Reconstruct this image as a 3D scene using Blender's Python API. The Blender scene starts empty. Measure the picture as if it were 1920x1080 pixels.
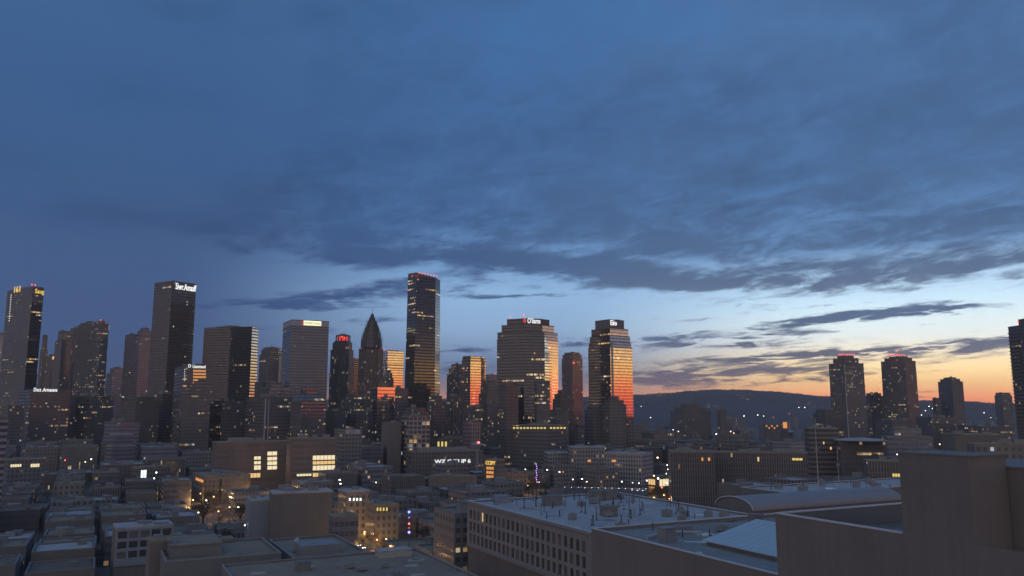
import bpy, bmesh, math, random
from mathutils import Vector, Matrix
R = math.radians
SC = bpy.context.scene
COL = SC.collection
rng = random.Random(11)

# ------------------------------------------------------------------ camera
F = 1500.0                       # focal length in photo pixels (1920 wide)
PITCH = math.atan(222 / F)
H = 70.0                         # eye height above the street
CT, ST = math.cos(PITCH), math.sin(PITCH)
cam = bpy.data.cameras.new('camera')
camo = bpy.data.objects.new('camera', cam)
COL.objects.link(camo)
cam.sensor_width = 36.0
cam.lens = F / 1920 * 36.0
cam.clip_start = 0.5
cam.clip_end = 60000
camo.location = (0, 0, H)
camo.rotation_euler = (R(90) + PITCH, 0, 0)
SC.camera = camo

def P(px, py, Y):
    """world point seen at photo pixel (px,py) whose distance along the view heading is Y"""
    u, v = (px - 960) / F, (540 - py) / F
    t = Y / (CT - v * ST)
    return Vector((u * t, Y, H + t * (ST + v * CT)))

def zat(py, Y):
    return P(960, py, Y).z

def px_of(p):
    d = p[1] * CT + (p[2] - H) * ST
    w = -p[1] * ST + (p[2] - H) * CT
    return 960 + F * p[0] / d, 540 - F * w / d

def lin(r, g, b, k=1.0):
    f = lambda c: (c / 255 / 12.92 if c / 255 <= .04045 else ((c / 255 + .055) / 1.055) ** 2.4) * k
    return (f(r), f(g), f(b), 1.0)

# ------------------------------------------------------------------ node expressions
class X:
    """a node socket one can do arithmetic with"""
    def __init__(s, nt, sock): s.nt, s.s = nt, sock
    def m(s, op, *a, clamp=False):
        n = s.nt.nodes.new('ShaderNodeMath'); n.operation = op; n.use_clamp = clamp
        for i, q in enumerate((s,) + a):
            if isinstance(q, X): s.nt.links.new(q.s, n.inputs[i])
            else: n.inputs[i].default_value = q
        return X(s.nt, n.outputs[0])
    def __add__(s, o): return s.m('ADD', o)
    __radd__ = __add__
    def __mul__(s, o): return s.m('MULTIPLY', o)
    __rmul__ = __mul__
    def __sub__(s, o): return s.m('SUBTRACT', o)
    def __rsub__(s, o): return (s * -1.0) + o
    def __truediv__(s, o): return s.m('DIVIDE', o)
    def gt(s, o): return s.m('GREATER_THAN', o)
    def lt(s, o): return s.m('LESS_THAN', o)
    def floor(s): return s.m('FLOOR')
    def fract(s): return s.m('FRACT')
    def step(s, a, b):
        n = s.nt.nodes.new('ShaderNodeMapRange'); n.interpolation_type = 'SMOOTHSTEP'
        s.nt.links.new(s.s, n.inputs[0]); n.inputs[1].default_value = a; n.inputs[2].default_value = b
        return X(s.nt, n.outputs[0])

def ramp(nt, x, stops, scale):
    n = nt.nodes.new('ShaderNodeValToRGB')
    nt.links.new((x * (1.0 / scale)).s, n.inputs[0])
    e = n.color_ramp.elements
    while len(e) < len(stops): e.new(0.5)
    for i, (p, c) in enumerate(stops):
        e[i].position = p / scale
    for i, (p, c) in enumerate(stops):
        e[i].color = lin(*c)
    return X(nt, n.outputs[0])

def mix(nt, f, a, b, mode='MIX'):
    n = nt.nodes.new('ShaderNodeMix'); n.data_type = 'RGBA'; n.blend_type = mode
    for i, q in ((0, f), (6, a), (7, b)):
        if isinstance(q, X): nt.links.new(q.s, n.inputs[i])
        else: n.inputs[i].default_value = q
    return X(nt, n.outputs[2])

def vec(nt, x, y, z):
    n = nt.nodes.new('ShaderNodeCombineXYZ')
    for i, q in enumerate((x, y, z)):
        if isinstance(q, X): nt.links.new(q.s, n.inputs[i])
        else: n.inputs[i].default_value = q
    return X(nt, n.outputs[0])

def noise(nt, v, scale=1.0, detail=4.0, rough=.55, dist=0.0):
    n = nt.nodes.new('ShaderNodeTexNoise')
    nt.links.new(v.s, n.inputs['Vector'])
    n.inputs['Scale'].default_value = scale; n.inputs['Detail'].default_value = detail
    n.inputs['Roughness'].default_value = rough; n.inputs['Distortion'].default_value = dist
    return X(nt, n.outputs[0])

def white(nt, v):
    n = nt.nodes.new('ShaderNodeTexWhiteNoise'); n.noise_dimensions = '3D'
    nt.links.new(v.s, n.inputs['Vector'])
    return X(nt, n.outputs['Value']), X(nt, n.outputs['Color'])
# ------------------------------------------------------------------ sky
SUN_AZ, SUN_EL = 78.0, 1.2
w = bpy.data.worlds.new("World"); SC.world = w; w.use_nodes = True
nt = w.node_tree; nt.nodes.clear()
tc = nt.nodes.new('ShaderNodeTexCoord')
sp = nt.nodes.new('ShaderNodeSeparateXYZ'); nt.links.new(tc.outputs['Generated'], sp.inputs[0])
dx, dy, dz = (X(nt, sp.outputs[i]) for i in range(3))
A = dx.m('ARCTAN2', dy) * 57.29578                    # azimuth, degrees right of the view heading
E = dz.m('ARCSINE') * 57.29578                        # elevation, degrees
Ep = E.m('MAXIMUM', 0.0)

def ae(px, py):
    p = P(px, py, 1000.0) - Vector((0, 0, H))
    return math.degrees(math.atan2(p.x, p.y)), math.degrees(math.atan2(p.z, math.hypot(p.x, p.y)))

west = ramp(nt, Ep, [(0, (300, 158, 106)), (.7, (314, 206, 138)), (1.5, (318, 252, 168)), (2.4, (312, 272, 200)), (3.3, (290, 268, 226)),
                     (4.4, (262, 268, 264)), (5.6, (246, 266, 272)), (6.8, (226, 256, 276)), (8.2, (194, 230, 262)), (10.5, (108, 150, 200)),
                     (15, (84, 126, 178)), (28, (80, 122, 174)), (40, (80, 122, 174)), (90, (84, 126, 178))], 90)
cent = ramp(nt, Ep, [(0, (196, 132, 124)), (.6, (226, 150, 122)), (1.2, (176, 146, 150)), (2.2, (116, 132, 166)), (4, (136, 164, 204)),
                     (5.5, (152, 186, 224)), (8, (154, 194, 236)), (10, (124, 168, 216)), (13, (84, 126, 180)), (20, (72, 116, 172)),
                     (28, (70, 116, 172)), (50, (78, 120, 172)), (90, (84, 126, 178))], 90)
east = ramp(nt, Ep, [(0, (72, 84, 116)), (2.5, (68, 92, 136)), (5, (68, 94, 140)), (9, (68, 96, 142)), (14, (64, 96, 142)),
                     (20, (62, 98, 146)), (28, (66, 104, 150)), (50, (78, 116, 166)), (90, (84, 126, 178))], 90)
glow = ramp(nt, Ep, [(0, (272, 88, 50)), (.8, (288, 122, 62)), (1.6, (296, 162, 80)), (2.4, (290, 208, 110)), (3.3, (284, 224, 136)),
                     (4.2, (240, 188, 140)), (5.2, (170, 144, 138)), (6.5, (110, 112, 128)), (9, (84, 98, 132)), (20, (74, 104, 150)), (50, (78, 118, 170)),
                     (90, (84, 126, 178))], 90)
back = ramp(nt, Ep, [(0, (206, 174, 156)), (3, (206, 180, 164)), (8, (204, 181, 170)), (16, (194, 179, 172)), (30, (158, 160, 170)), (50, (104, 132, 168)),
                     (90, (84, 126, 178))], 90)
sky = mix(nt, A.step(-24, -2), east, cent)
sky = mix(nt, A.step(2, 24), sky, west)
side = mix(nt, A.step(0, 40), east, glow)
sky = mix(nt, A.step(36, 58), sky, glow)
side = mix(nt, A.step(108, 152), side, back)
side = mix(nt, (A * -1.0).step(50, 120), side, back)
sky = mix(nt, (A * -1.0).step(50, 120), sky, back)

# clouds: soft lens-shaped banks (photo position, size, slope, thickness) torn up by noise
banks = [(655, 556, 150, 18, .07, 1.05), (500, 576, 150, 12, 0, .75), (892, 553, 66, 7, -.02, 1.0), (990, 557, 80, 3.5, .02, .75), (745, 532, 60, 9, .1, .7), (760, 600, 150, 6, .02, .45), (560, 622, 120, 9, .0, .5),
         (1290, 604, 80, 6, .02, .8), (1345, 573, 60, 8, .08, .55), (1490, 606, 100, 6, .06, .8), (1590, 596, 120, 8, .05, .85), (1680, 584, 110, 7, .06, .85), (1765, 583, 80, 9, .02, .85),
         (1590, 572, 90, 6, .04, .55), (1280, 636, 150, 12, .03, 1.05), (1450, 627, 80, 5, .03, .8), (1390, 645, 150, 6, .02, .75), (1650, 617, 110, 2.5, .05, .6),
         (880, 656, 80, 7, .05, .75), (850, 690, 120, 13, 0, .5), (1080, 641, 60, 9, .0, .75), (1000, 680, 120, 14, .0, .45),
         (1330, 696, 230, 22, .02, .9), (1600, 662, 190, 12, .03, .65), (1850, 642, 120, 15, .08, .8), (1240, 714, 130, 15, .02, .75), (1560, 712, 70, 7, .04, .45), (1440, 672, 120, 6, .04, .5),
         (1690, 655, 170, 10, .03, .6), (1610, 700, 80, 9, .03, .5), (1480, 716, 90, 5, .05, .45), (1800, 734, 120, 3, -.02, .55), (1740, 745, 110, 2.5, 0, .55),
         (1490, 745, 70, 4, -.04, .5), (1555, 535, 20, 5, .25, .7), (1700, 517, 190, 9, .08, .45), (690, 488, 70, 13, .0, .55), (1780, 690, 60, 5, .06, .45), (1560, 548, 260, 9, .02, .35),
         (1130, 512, 220, 26, -.12, .6), (1340, 535, 160, 14, -.02, .6),
         (860, 440, 110, 16, -.1, -.3), (1080, 468, 130, 13, -.05, -.28), (1250, 492, 110, 10, -.06, -.26), (1330, 30, 230, 60, -.2, -.32), (1010, 90, 160, 150, .0, -.16),
         (1430, 480, 130, 14, .0, -.25), (1800, 360, 200, 28, .1, -.2)]
D = (E - (A * -0.05 + 9.0)).step(-1.3, 1.6) * 0.82
dk = vec(nt, A * 0.05, E * 0.22, 3.7)
wn = noise(nt, dk, 3.0, 5.0, .55)
Aw = A + (wn - .5) * 3.4
Ew = E + (noise(nt, vec(nt, A * 0.09, E * 0.4, 11.3), 2.2, 6.0, .6) - .5) * .9
def dot(v, k):
    n = nt.nodes.new('ShaderNodeVectorMath'); n.operation = 'DOT_PRODUCT'
    nt.links.new(v.s, n.inputs[0]); n.inputs[1].default_value = k
    return X(nt, n.outputs['Value'])
AE = vec(nt, Aw, Ew, 1.0)
for (x, y, rx, ry, sl, st) in banks:
    a0, e0 = ae(x, y)
    ra, re = rx / 24.5, ry / 25.5
    g1 = dot(AE, (1 / ra, 0, -a0 / ra))
    g2 = dot(AE, (-sl / re, 1 / re, (sl * a0 - e0) / re))
    q = g2.m('MULTIPLY_ADD', g2, g1 * g1)
    D = q.m('MULTIPLY', -.9).m('EXPONENT').m('MULTIPLY_ADD', st, D)
Es = E / (1.0 + Ep * .05)                              # higher up the cloud is nearer and its grain coarser
fine = noise(nt, vec(nt, A * 0.12, (Es - A * 0.03) * 1.0, 1.9), 1.5, 9.0, .66, .5)
wisp = noise(nt, vec(nt, A * 0.30, (Es - A * 0.05) * 2.6, 8.3), 1.3, 5.0, .62, .9)
puff = noise(nt, vec(nt, A * 0.22, Es * .8, 5.5), 1.1, 7.0, .6, .4)
frag = noise(nt, vec(nt, A * .30, (E - A * .05) * 2.1, 14.2), 1.0, 4.0, .6, .6).step(.56, .36)   # tears in the low banks
D = D * (1.0 - frag * .62 * (1.0 - E.step(6.3, 9.0)))
amp = 1.25 - E.step(8, 19) * .72                      # ragged low down, smooth overhead
dens = D * .92 + ((fine - .5) * 1.7 + (wisp - .5) * .85 + (puff - .5) * .6) * amp
cover = dens.step(.28, .98) * .96
cl_w = ramp(nt, Ep, [(0, (176, 122, 118)), (.9, (150, 118, 128)), (1.8, (128, 114, 130)), (2.8, (114, 116, 138)), (3.8, (106, 114, 142)), (4.8, (90, 112, 148)), (6.2, (88, 112, 150)),
                     (7.4, (104, 122, 152)), (9, (92, 116, 152)), (12, (80, 110, 150)), (18, (77, 110, 154)), (28, (78, 114, 160)), (50, (62, 98, 150)), (90, (58, 96, 150))], 90)
cl_e = ramp(nt, Ep, [(0, (72, 82, 112)), (3, (64, 88, 132)), (6, (58, 88, 136)), (9, (64, 94, 142)), (14, (64, 98, 146)), (20, (64, 102, 152)),
                     (28, (68, 108, 158)), (50, (60, 98, 152)), (90, (58, 96, 150))], 90)
cl = mix(nt, A.step(-12, 16), cl_e, cl_w)
soft = noise(nt, vec(nt, A * 0.06, E * 0.16, 7.1), 1.3, 5.0, .5)
tex = (puff * .6 + wisp * .4).m('SUBTRACT', dens * .12)
cl = mix(nt, tex.step(.40, .66) * .30, cl, sky)
cl = mix(nt, 1.0, cl, ramp(nt, soft, [(0, (188, 190, 194)), (.5, (246, 247, 250)), (1, (255, 255, 255))], 1.0), 'MULTIPLY')
front = (A.m('ABSOLUTE') * -1.0).step(-62, -40)
sky = mix(nt, cover * front, sky, cl)
# streaks of cloud over the afterglow beside the picture too
st2 = noise(nt, vec(nt, A * 0.05, E * 1.1, 4.4), 1.2, 5.0, .6).step(.5, .72) * (1.0 - front)
side = mix(nt, st2 * .35, side, lin(104, 104, 124))
ground_sky = lin(58, 56, 60)
low = E.step(-1.2, -.3)
sky = mix(nt, low, ground_sky, sky)
side = mix(nt, low, ground_sky, side)
ns = nt.nodes.new('ShaderNodeTexSky'); ns.sky_type = 'NISHITA'; ns.sun_disc = False
ns.sun_elevation = R(SUN_EL); ns.sun_rotation = R(SUN_AZ)
def bg(sock, k):
    n = nt.nodes.new('ShaderNodeBackground'); nt.links.new(sock, n.inputs[0]); n.inputs[1].default_value = k
    return n.outputs[0]
def mixsh(f, a_, b_):
    n = nt.nodes.new('ShaderNodeMixShader')
    if isinstance(f, X): nt.links.new(f.s, n.inputs[0])
    else: n.inputs[0].default_value = f
    nt.links.new(a_, n.inputs[1]); nt.links.new(b_, n.inputs[2])
    return n.outputs[0]
inview = A.m('ABSOLUTE').lt(62.0) * E.lt(50.0)          # the cloud banks stand in this part of the sky
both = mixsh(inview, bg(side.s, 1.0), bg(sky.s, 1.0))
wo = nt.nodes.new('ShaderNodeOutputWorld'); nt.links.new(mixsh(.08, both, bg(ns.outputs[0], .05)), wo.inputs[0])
w.cycles.sampling_method = 'MANUAL'; w.cycles.sample_map_resolution = 512

sl = bpy.data.lights.new('sun', 'SUN'); sl.energy = 0.12; sl.angle = R(3); sl.color = (1, .55, .3)
so = bpy.data.objects.new('sun', sl); COL.objects.link(so)
sd = Vector((math.sin(R(SUN_AZ)) * math.cos(R(SUN_EL)), math.cos(R(SUN_AZ)) * math.cos(R(SUN_EL)), math.sin(R(SUN_EL))))
so.rotation_euler = sd.to_track_quat('Z', 'Y').to_euler()
vs = SC.view_settings; vs.view_transform = 'Standard'; vs.look = 'None'; vs.exposure = 0; vs.gamma = 1; vs.use_curve_mapping = False
SC.cycles.max_bounces = 5; SC.cycles.diffuse_bounces = 2; SC.cycles.glossy_bounces = 3; SC.cycles.transmission_bounces = 2
SC.cycles.use_denoising = True
SC.cycles.sample_clamp_indirect = 3.0
SC.cycles.use_adaptive_sampling = True; SC.cycles.adaptive_threshold = .02; SC.cycles.adaptive_min_samples = 8
# ------------------------------------------------------------------ materials
def newmat(name):
    m = bpy.data.materials.new(name); m.use_nodes = True
    nt = m.node_tree
    return m, nt, nt.nodes['Principled BSDF']

def setin(nt, sock, v):
    if isinstance(v, X): nt.links.new(v.s, sock)
    else: sock.default_value = v

def coords(nt):
    t = nt.nodes.new('ShaderNodeTexCoord')
    return X(nt, t.outputs['Object'])

def plain(name, col, rough=.8, var=.35, scale=.35, metal=0.0, fine=True, seams=None, streaks=0, puddles=0, turn=27):
    """weathered surface: two sizes of noise move the base colour about"""
    m, nt, b = newmat(name)
    o = coords(nt)
    n = noise(nt, o, scale, 6, .65)
    c = (*[q for q in col[:3]], 1)
    f = n.m('MULTIPLY_ADD', var * 2, 1 - var)
    if fine:
        n2 = noise(nt, o, scale * 9, 4, .7)
        f = f * n2.m('MULTIPLY_ADD', var, 1 - var / 2)
    b.inputs['Roughness'].default_value = rough; b.inputs['Metallic'].default_value = metal
    if seams or streaks:
        sx = nt.nodes.new('ShaderNodeSeparateXYZ'); nt.links.new(o.s, sx.inputs[0]); x, y, z = (X(nt, sx.outputs[i]) for i in range(3))
        ca, sa = math.cos(R(turn)), math.sin(R(turn))
        p, q = x * ca + y * sa, y * ca - x * sa
    if streaks:                                                        # rain marks running down the wall
        st_ = noise(nt, vec(nt, p * .9, q * .9, z * .045), 1.0, 5, .6)
        f = f * st_.m('MULTIPLY_ADD', streaks * 2, 1 - streaks)
    if seams:                                                          # joints of panels or of roofing strips
        (wa, ka), (wb, kb), dep = seams[0], seams[1], seams[2]
        la = (({'p': p, 'q': q, 'z': z}[wa] / ka).fract().lt(.09 / ka * 1.6)); lb = (({'p': p, 'q': q, 'z': z}[wb] / kb).fract().lt(.09 / kb * 1.6))
        f = f * (1.0 - la.m('MAXIMUM', lb) * dep)
    if puddles:                                                        # damp low patches, darker and smoother
        pd = noise(nt, o, .11, 4, .55, .6).step(.55, .66)
        f = f * (1.0 - pd * puddles); setin(nt, b.inputs['Roughness'], pd * (.22 - rough) + rough)
    setin(nt, b.inputs['Base Color'], mix(nt, 1.0, c, vec(nt, f, f, f), 'MULTIPLY'))
    return m

def emit(name, col, k):
    m, nt, b = newmat(name)
    b.inputs['Base Color'].default_value = (.02, .02, .02, 1)
    b.inputs['Emission Color'].default_value = (*col, 1); b.inputs['Emission Strength'].default_value = k
    m.cycles.emission_sampling = 'NONE'
    return m

WARM, NEUT, COOL = (1, .58, .2, 1), (1, .8, .5, 1), (.85, .95, 1, 1)

def facade(name, wall=(.12, .12, .13), glass=(.35, .36, .38), bay=1.6, fl=4.0, ww=.8, wh=.6, metal=.8, wmetal=0.0, rough=.06,
           lit=.04, row=.02, es=1.0, rowlen=9, warm=.5, jit=.006, wrough=.7, col_every=0, sill=.15, blind=.5):
    """a wall of windows laid out in metres: floors, bays, piers, lit rooms and whole lit floors, panes never quite in one plane"""
    m, nt, b = newmat(name)
    uvn = nt.nodes.new('ShaderNodeUVMap'); uvn.uv_map = 'UVMap'
    s = nt.nodes.new('ShaderNodeSeparateXYZ'); nt.links.new(uvn.outputs[0], s.inputs[0])
    u, v = X(nt, s.outputs[0]), X(nt, s.outputs[1])
    oi = nt.nodes.new('ShaderNodeObjectInfo'); rnd = X(nt, oi.outputs['Random'])
    gu, gv = u / bay, v / fl
    iu, iv = gu.floor(), gv.floor()
    fu, fv = gu.fract(), gv.fract()
    mx = (1 - ww) / 2
    win = fu.gt(mx) * fu.lt(1 - mx) * fv.gt(sill) * fv.lt(min(.98, sill + wh))
    if col_every:
        win = win * ((gu / col_every).fract().gt(1.0 / col_every * .8))
    c1, ccol = white(nt, vec(nt, iu, iv, rnd * 91.0))
    sep = nt.nodes.new('ShaderNodeSeparateColor'); nt.links.new(ccol.s, sep.inputs[0])
    c2, c3, c4 = (X(nt, sep.outputs[i]) for i in range(3))
    rw, _ = white(nt, vec(nt, iv, rnd * 57.0, 3.0))
    seg, _ = white(nt, vec(nt, (iu / rowlen + rw * 5.0).floor(), iv, rnd * 33.0 + 5.0))
    clus = noise(nt, vec(nt, u * .018, v * .03, rnd * 40.0), 1.0, 2, .5).step(.38, .68)
    cellit = c1.lt(clus * (lit * 2.6) + lit * .25)
    rowlit = seg.lt(clus * (row * 1.6) + row * .4) * c2.gt(.12)
    on = cellit.m('MAXIMUM', rowlit) * win
    br = (c4 * c4) * 1.5 + .25
    bl = 1.0 - (fv.gt(sill + wh * c2) * blind)          # a blind drawn part of the way
    ec = mix(nt, c3.step(warm - .25, warm + .35), WARM, NEUT)
    ec = mix(nt, c3.gt(.9), ec, COOL)
    dirt = noise(nt, vec(nt, u * .11, v * .05, rnd * 20.0), 1.0, 5, .65)
    wv = (dirt * .8 + .6) * (rnd * .3 + .85)
    wc = mix(nt, 1.0, (*wall, 1), vec(nt, wv, wv, wv), 'MULTIPLY')
    gvv = c2 * .28 + .86
    gc = mix(nt, 1.0, (*glass, 1), vec(nt, gvv, gvv, gvv), 'MULTIPLY')
    setin(nt, b.inputs['Base Color'], mix(nt, win, wc, gc))
    setin(nt, b.inputs['Metallic'], win * (metal - wmetal) + wmetal)
    setin(nt, b.inputs['Roughness'], win * (rough - wrough) + wrough)
    setin(nt, b.inputs['Emission Color'], ec)
    setin(nt, b.inputs['Emission Strength'], on * br * bl * es)
    if jit:
        g = nt.nodes.new('ShaderNodeNewGeometry')
        vm = nt.nodes.new('ShaderNodeVectorMath'); vm.operation = 'SUBTRACT'
        nt.links.new(ccol.s, vm.inputs[0]); vm.inputs[1].default_value = (.5, .5, .5)
        v2 = nt.nodes.new('ShaderNodeVectorMath'); v2.operation = 'SCALE'
        nt.links.new(vm.outputs[0], v2.inputs[0]); nt.links.new((win * jit).s, v2.inputs['Scale'])
        v3 = nt.nodes.new('ShaderNodeVectorMath'); v3.operation = 'ADD'
        nt.links.new(g.outputs['Normal'], v3.inputs[0]); nt.links.new(v2.outputs[0], v3.inputs[1])
        v4 = nt.nodes.new('ShaderNodeVectorMath'); v4.operation = 'NORMALIZE'
        nt.links.new(v3.outputs[0], v4.inputs[0]); nt.links.new(v4.outputs[0], b.inputs['Normal'])
    m.cycles.emission_sampling = 'NONE'
    return m

M = {}
# towers
M['black_glass'] = facade('black_glass_facade', (.098, .098, .108), (.145, .148, .165), 1.5, 3.9, .94, .62, .6, .1, .07, .008, .02, .5, 14, .6)
M['black_slab'] = facade('black_slab_facade', (.128, .125, .13), (.23, .235, .25), 1.8, 3.8, .85, .55, .35, .05, .1, .016, .02, .5, 10, .45)
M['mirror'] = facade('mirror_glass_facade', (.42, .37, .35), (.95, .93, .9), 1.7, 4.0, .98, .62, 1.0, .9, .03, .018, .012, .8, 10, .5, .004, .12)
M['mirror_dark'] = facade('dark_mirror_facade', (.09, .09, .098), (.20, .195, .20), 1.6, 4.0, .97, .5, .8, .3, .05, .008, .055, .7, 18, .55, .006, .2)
M['blue_mirror'] = facade('blue_mirror_facade', (.085, .092, .115), (.11, .125, .155), 1.7, 4.1, .98, .62, .8, .5, .05, .008, .075, .8, 20, .55, .005, .2)
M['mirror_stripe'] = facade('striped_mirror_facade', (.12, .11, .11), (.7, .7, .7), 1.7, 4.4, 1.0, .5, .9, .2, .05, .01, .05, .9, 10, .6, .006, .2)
M['grid_grey'] = facade('grey_grid_facade', (.27, .275, .315), (.12, .125, .15), 3.4, 4.0, .74, .64, .5, 0, .15, .012, .008, .6, 3, .5)
M['rose_stone'] = facade('rose_stone_facade', (.30, .25, .27), (.22, .22, .25), 2.6, 3.8, .5, .72, .6, 0, .15, .03, .012, .7, 5, .4)
M['dark_stone'] = facade('dark_stone_facade', (.155, .152, .16), (.16, .162, .175), 2.4, 3.7, .5, .6, .5, 0, .15, .05, .02, .5, 5, .4)
M['gothic'] = facade('ribbed_stone_facade', (.15, .145, .148), (.14, .14, .155), 2.2, 3.8, .42, .8, .4, 0, .2, .05, .015, .5, 4, .4)
M['apart'] = facade('apartment_tower_facade', (.148, .146, .15), (.155, .158, .17), 2.6, 3.4, .66, .55, .3, 0, .15, .05, .03, .5, 5, .4)
M['brick_tower'] = facade('red_brick_tower_facade', (.28, .18, .16), (.25, .24, .26), 2.4, 3.6, .5, .6, .7, 0, .1, .05, .01, .6, 4, .4)
M['bluegrey'] = facade('blue_grey_facade', (.2, .21, .25), (.25, .26, .3), 2.2, 3.9, .8, .5, .6, 0, .15, .015, .01, .6, 5, .5)
# lower blocks
M['concrete'] = facade('concrete_block_facade', (.20, .203, .205), (.155, .157, .165), 3.0, 3.6, .6, .5, .3, 0, .2, .02, .012, .6, 4, .35)
M['brick'] = facade('dark_brick_facade', (.18, .174, .17), (.145, .147, .15), 2.8, 3.5, .46, .55, .3, 0, .2, .022, .008, .6, 3, .3)
M['tan'] = facade('tan_block_facade', (.215, .207, .197), (.155, .157, .16), 3.2, 3.6, .5, .55, .3, 0, .2, .025, .012, .6, 3, .35)
M['pale'] = facade('pale_block_facade', (.33, .325, .34), (.14, .14, .155), 2.6, 3.8, .5, .6, .4, 0, .2, .012, .006, .6, 3, .4)
M['ribbed_brown'] = facade('ribbed_brown_facade', (.21, .2, .192), (.14, .14, .148), 1.5, 3.4, .6, .9, .3, 0, .2, .012, .004, .6, 2, .3, sill=.05)
M['louvre'] = facade('louvred_facade', (.30, .31, .34), (.07, .07, .08), 40.0, 3.3, 1.0, .5, .0, 0, .6, .0, .0, .5)
M['office_dark'] = facade('dark_office_facade', (.145, .143, .15), (.155, .158, .17), 2.0, 3.8, .92, .5, .2, 0, .15, .025, .035, .5, 9, .5)
M['louvre_dark'] = facade('dark_slatted_facade', (.19, .17, .16), (.06, .06, .07), 40.0, 3.6, 1.0, .45, .0, 0, .6, .0, .0, .5)
M['grid_lit'] = facade('white_grid_facade', (.42, .38, .40), (.12, .11, .13), 4.2, 4.3, .76, .7, .4, 0, .2, .10, .0, .7, 3, .6)
M['hill_house'] = facade('hill_house_facade', (.2, .19, .18), (.1, .1, .1), 4.0, 3.5, .6, .5, .2, 0, .3, .2, .0, 1.0, 3, .4, 0)
M['brown_plain'] = facade('brown_panel_facade', (.2, .165, .153), (.17, .147, .14), 12.0, 4.6, .96, .5, .0, 0, .5, .0, .0, .5)
M['blank_darker'] = plain('dark_blank_brick', (.185, .18, .172), .85, .22, .12, streaks=.22, seams=(('z', 3.4), ('p', 40), .1), turn=0)
M['blank_dark'] = plain('dark_blank_render', (.205, .19, .175), .85, .2, .12, streaks=.16, seams=(('z', 3.3), ('q', 5.2), .06))
M['blank_brown'] = plain('brown_blank_wall', (.215, .2, .19), .85, .25, .15)
M['blank_grey'] = plain('grey_blank_wall', (.205, .205, .208), .85, .25, .15)
M['tan_wall'] = plain('tan_rendered_wall', (.25, .215, .19), .85, .2, .12)
M['pale_wall'] = plain('pale_painted_masonry', (.27, .26, .265), .8, .22, .2)
M['white_wall'] = plain('white_painted_concrete', (.27, .30, .35), .8, .2, .3)
M['roof_dark'] = plain('dark_felt_roof', (.19, .158, .12), .9, .4, .08, seams=(('p', 1.1), ('q', 9), .25), puddles=.45)
M['roof_mid'] = plain('grey_gravel_roof', (.29, .235, .165), .9, .45, .09, seams=(('p', 6.5), ('q', 11), .2), puddles=.5)
M['roof_blue'] = plain('blue_grey_felt_roof', (.27, .265, .25), .85, .4, .09, seams=(('p', 6.5), ('q', 11), .2), puddles=.4)
M['roof_light'] = plain('pale_membrane_roof', (.43, .425, .41), .7, .34, .07, seams=(('q', 2.4), ('p', 16), .22), puddles=.35)
M['roof_metal'] = plain('pale_metal_roof', (.44, .56, .62), .45, .14, .2, streaks=.1, turn=0)
M['vault'] = plain('grey_vault_roof', (.27, .27, .28), .6, .2, .1)
M['coping'] = plain('pale_coping', (.58, .58, .6), .6, .2, .5)
M['coping_dark'] = plain('weathered_coping', (.30, .29, .28), .7, .3, .5)
M['plant'] = plain('grey_plant_metal', (.26, .27, .28), .6, .3, .4)
M['dark_metal'] = plain('dark_metal', (.06, .06, .065), .5, .3, .6)
M['light_metal'] = plain('galvanised_metal', (.45, .46, .47), .45, .2, .6)
M['asphalt'] = plain('asphalt', (.10, .085, .08), .85, .4, .05)
M['ground'] = plain('city_ground', (.13, .11, .10), .9, .4, .02)
M['pave'] = plain('pavement', (.16, .16, .16), .85, .3, .2)
M['paint'] = plain('road_paint', (.7, .7, .68), .7, .3, .5)
M['hill'] = plain('hill_scrub', (.07, .078, .085), .95, .5, .004)
M['bark'] = plain('bark', (.07, .055, .045), .9, .4, 2)
M['leaf'] = plain('dark_leaves', (.045, .055, .03), .8, .5, 1.2)
M['leaf_dry'] = plain('russet_leaves', (.16, .10, .05), .8, .5, 1.2)
M['glass'] = plain('dark_window_glass', (.13, .125, .13), .18, .3, .4)
M['glass_blind'] = plain('window_with_blind', (.2, .19, .185), .3, .3, .8)
M['glass_deep'] = plain('deep_window_glass', (.085, .085, .092), .1, .3, .4)
M['glass'].node_tree.nodes['Principled BSDF'].inputs['Metallic'].default_value = .3
M['red_lamp'] = emit('red_beacon', (1, .09, .05), 2.6)
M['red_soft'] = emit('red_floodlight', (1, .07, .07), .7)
M['white_sign'] = emit('white_sign_light', (1, 1, 1), 1.15)
M['yellow_sign'] = emit('yellow_sign_light', (1, .62, .12), 1.0)
M['pale_sign'] = emit('pale_yellow_sign_light', (1, .95, .6), 1.3)
M['room_warm'] = emit('warm_lit_room', (1, .66, .28), .85)
M['room_pale'] = emit('pale_lit_room', (1, .84, .52), .95)
M['room_white'] = emit('white_lit_room', (.95, 1, .98), 1.3)
M['room_orange'] = emit('orange_lit_room', (1, .4, .1), .8)
M['room_yellow'] = emit('yellow_lit_room', (1, .75, .2), .8)
M['lamp_warm'] = emit('sodium_lamp', (1, .62, .28), 9)
M['lamp_white'] = emit('white_street_lamp', (1, .95, .85), 10)
M['lamp_blue'] = emit('blue_lamp', (.16, .16, 1), 5)
M['lamp_violet'] = emit('violet_lamp', (.65, .3, 1), 4)
M['lamp_red'] = emit('red_lamp', (1, .12, .08), 5)
M['board'] = plain('pale_sign_board', (.5, .5, .58), .6, .1, .5)
M['orange_panel'] = emit('orange_lit_office', (1, .42, .13), .62)

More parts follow.
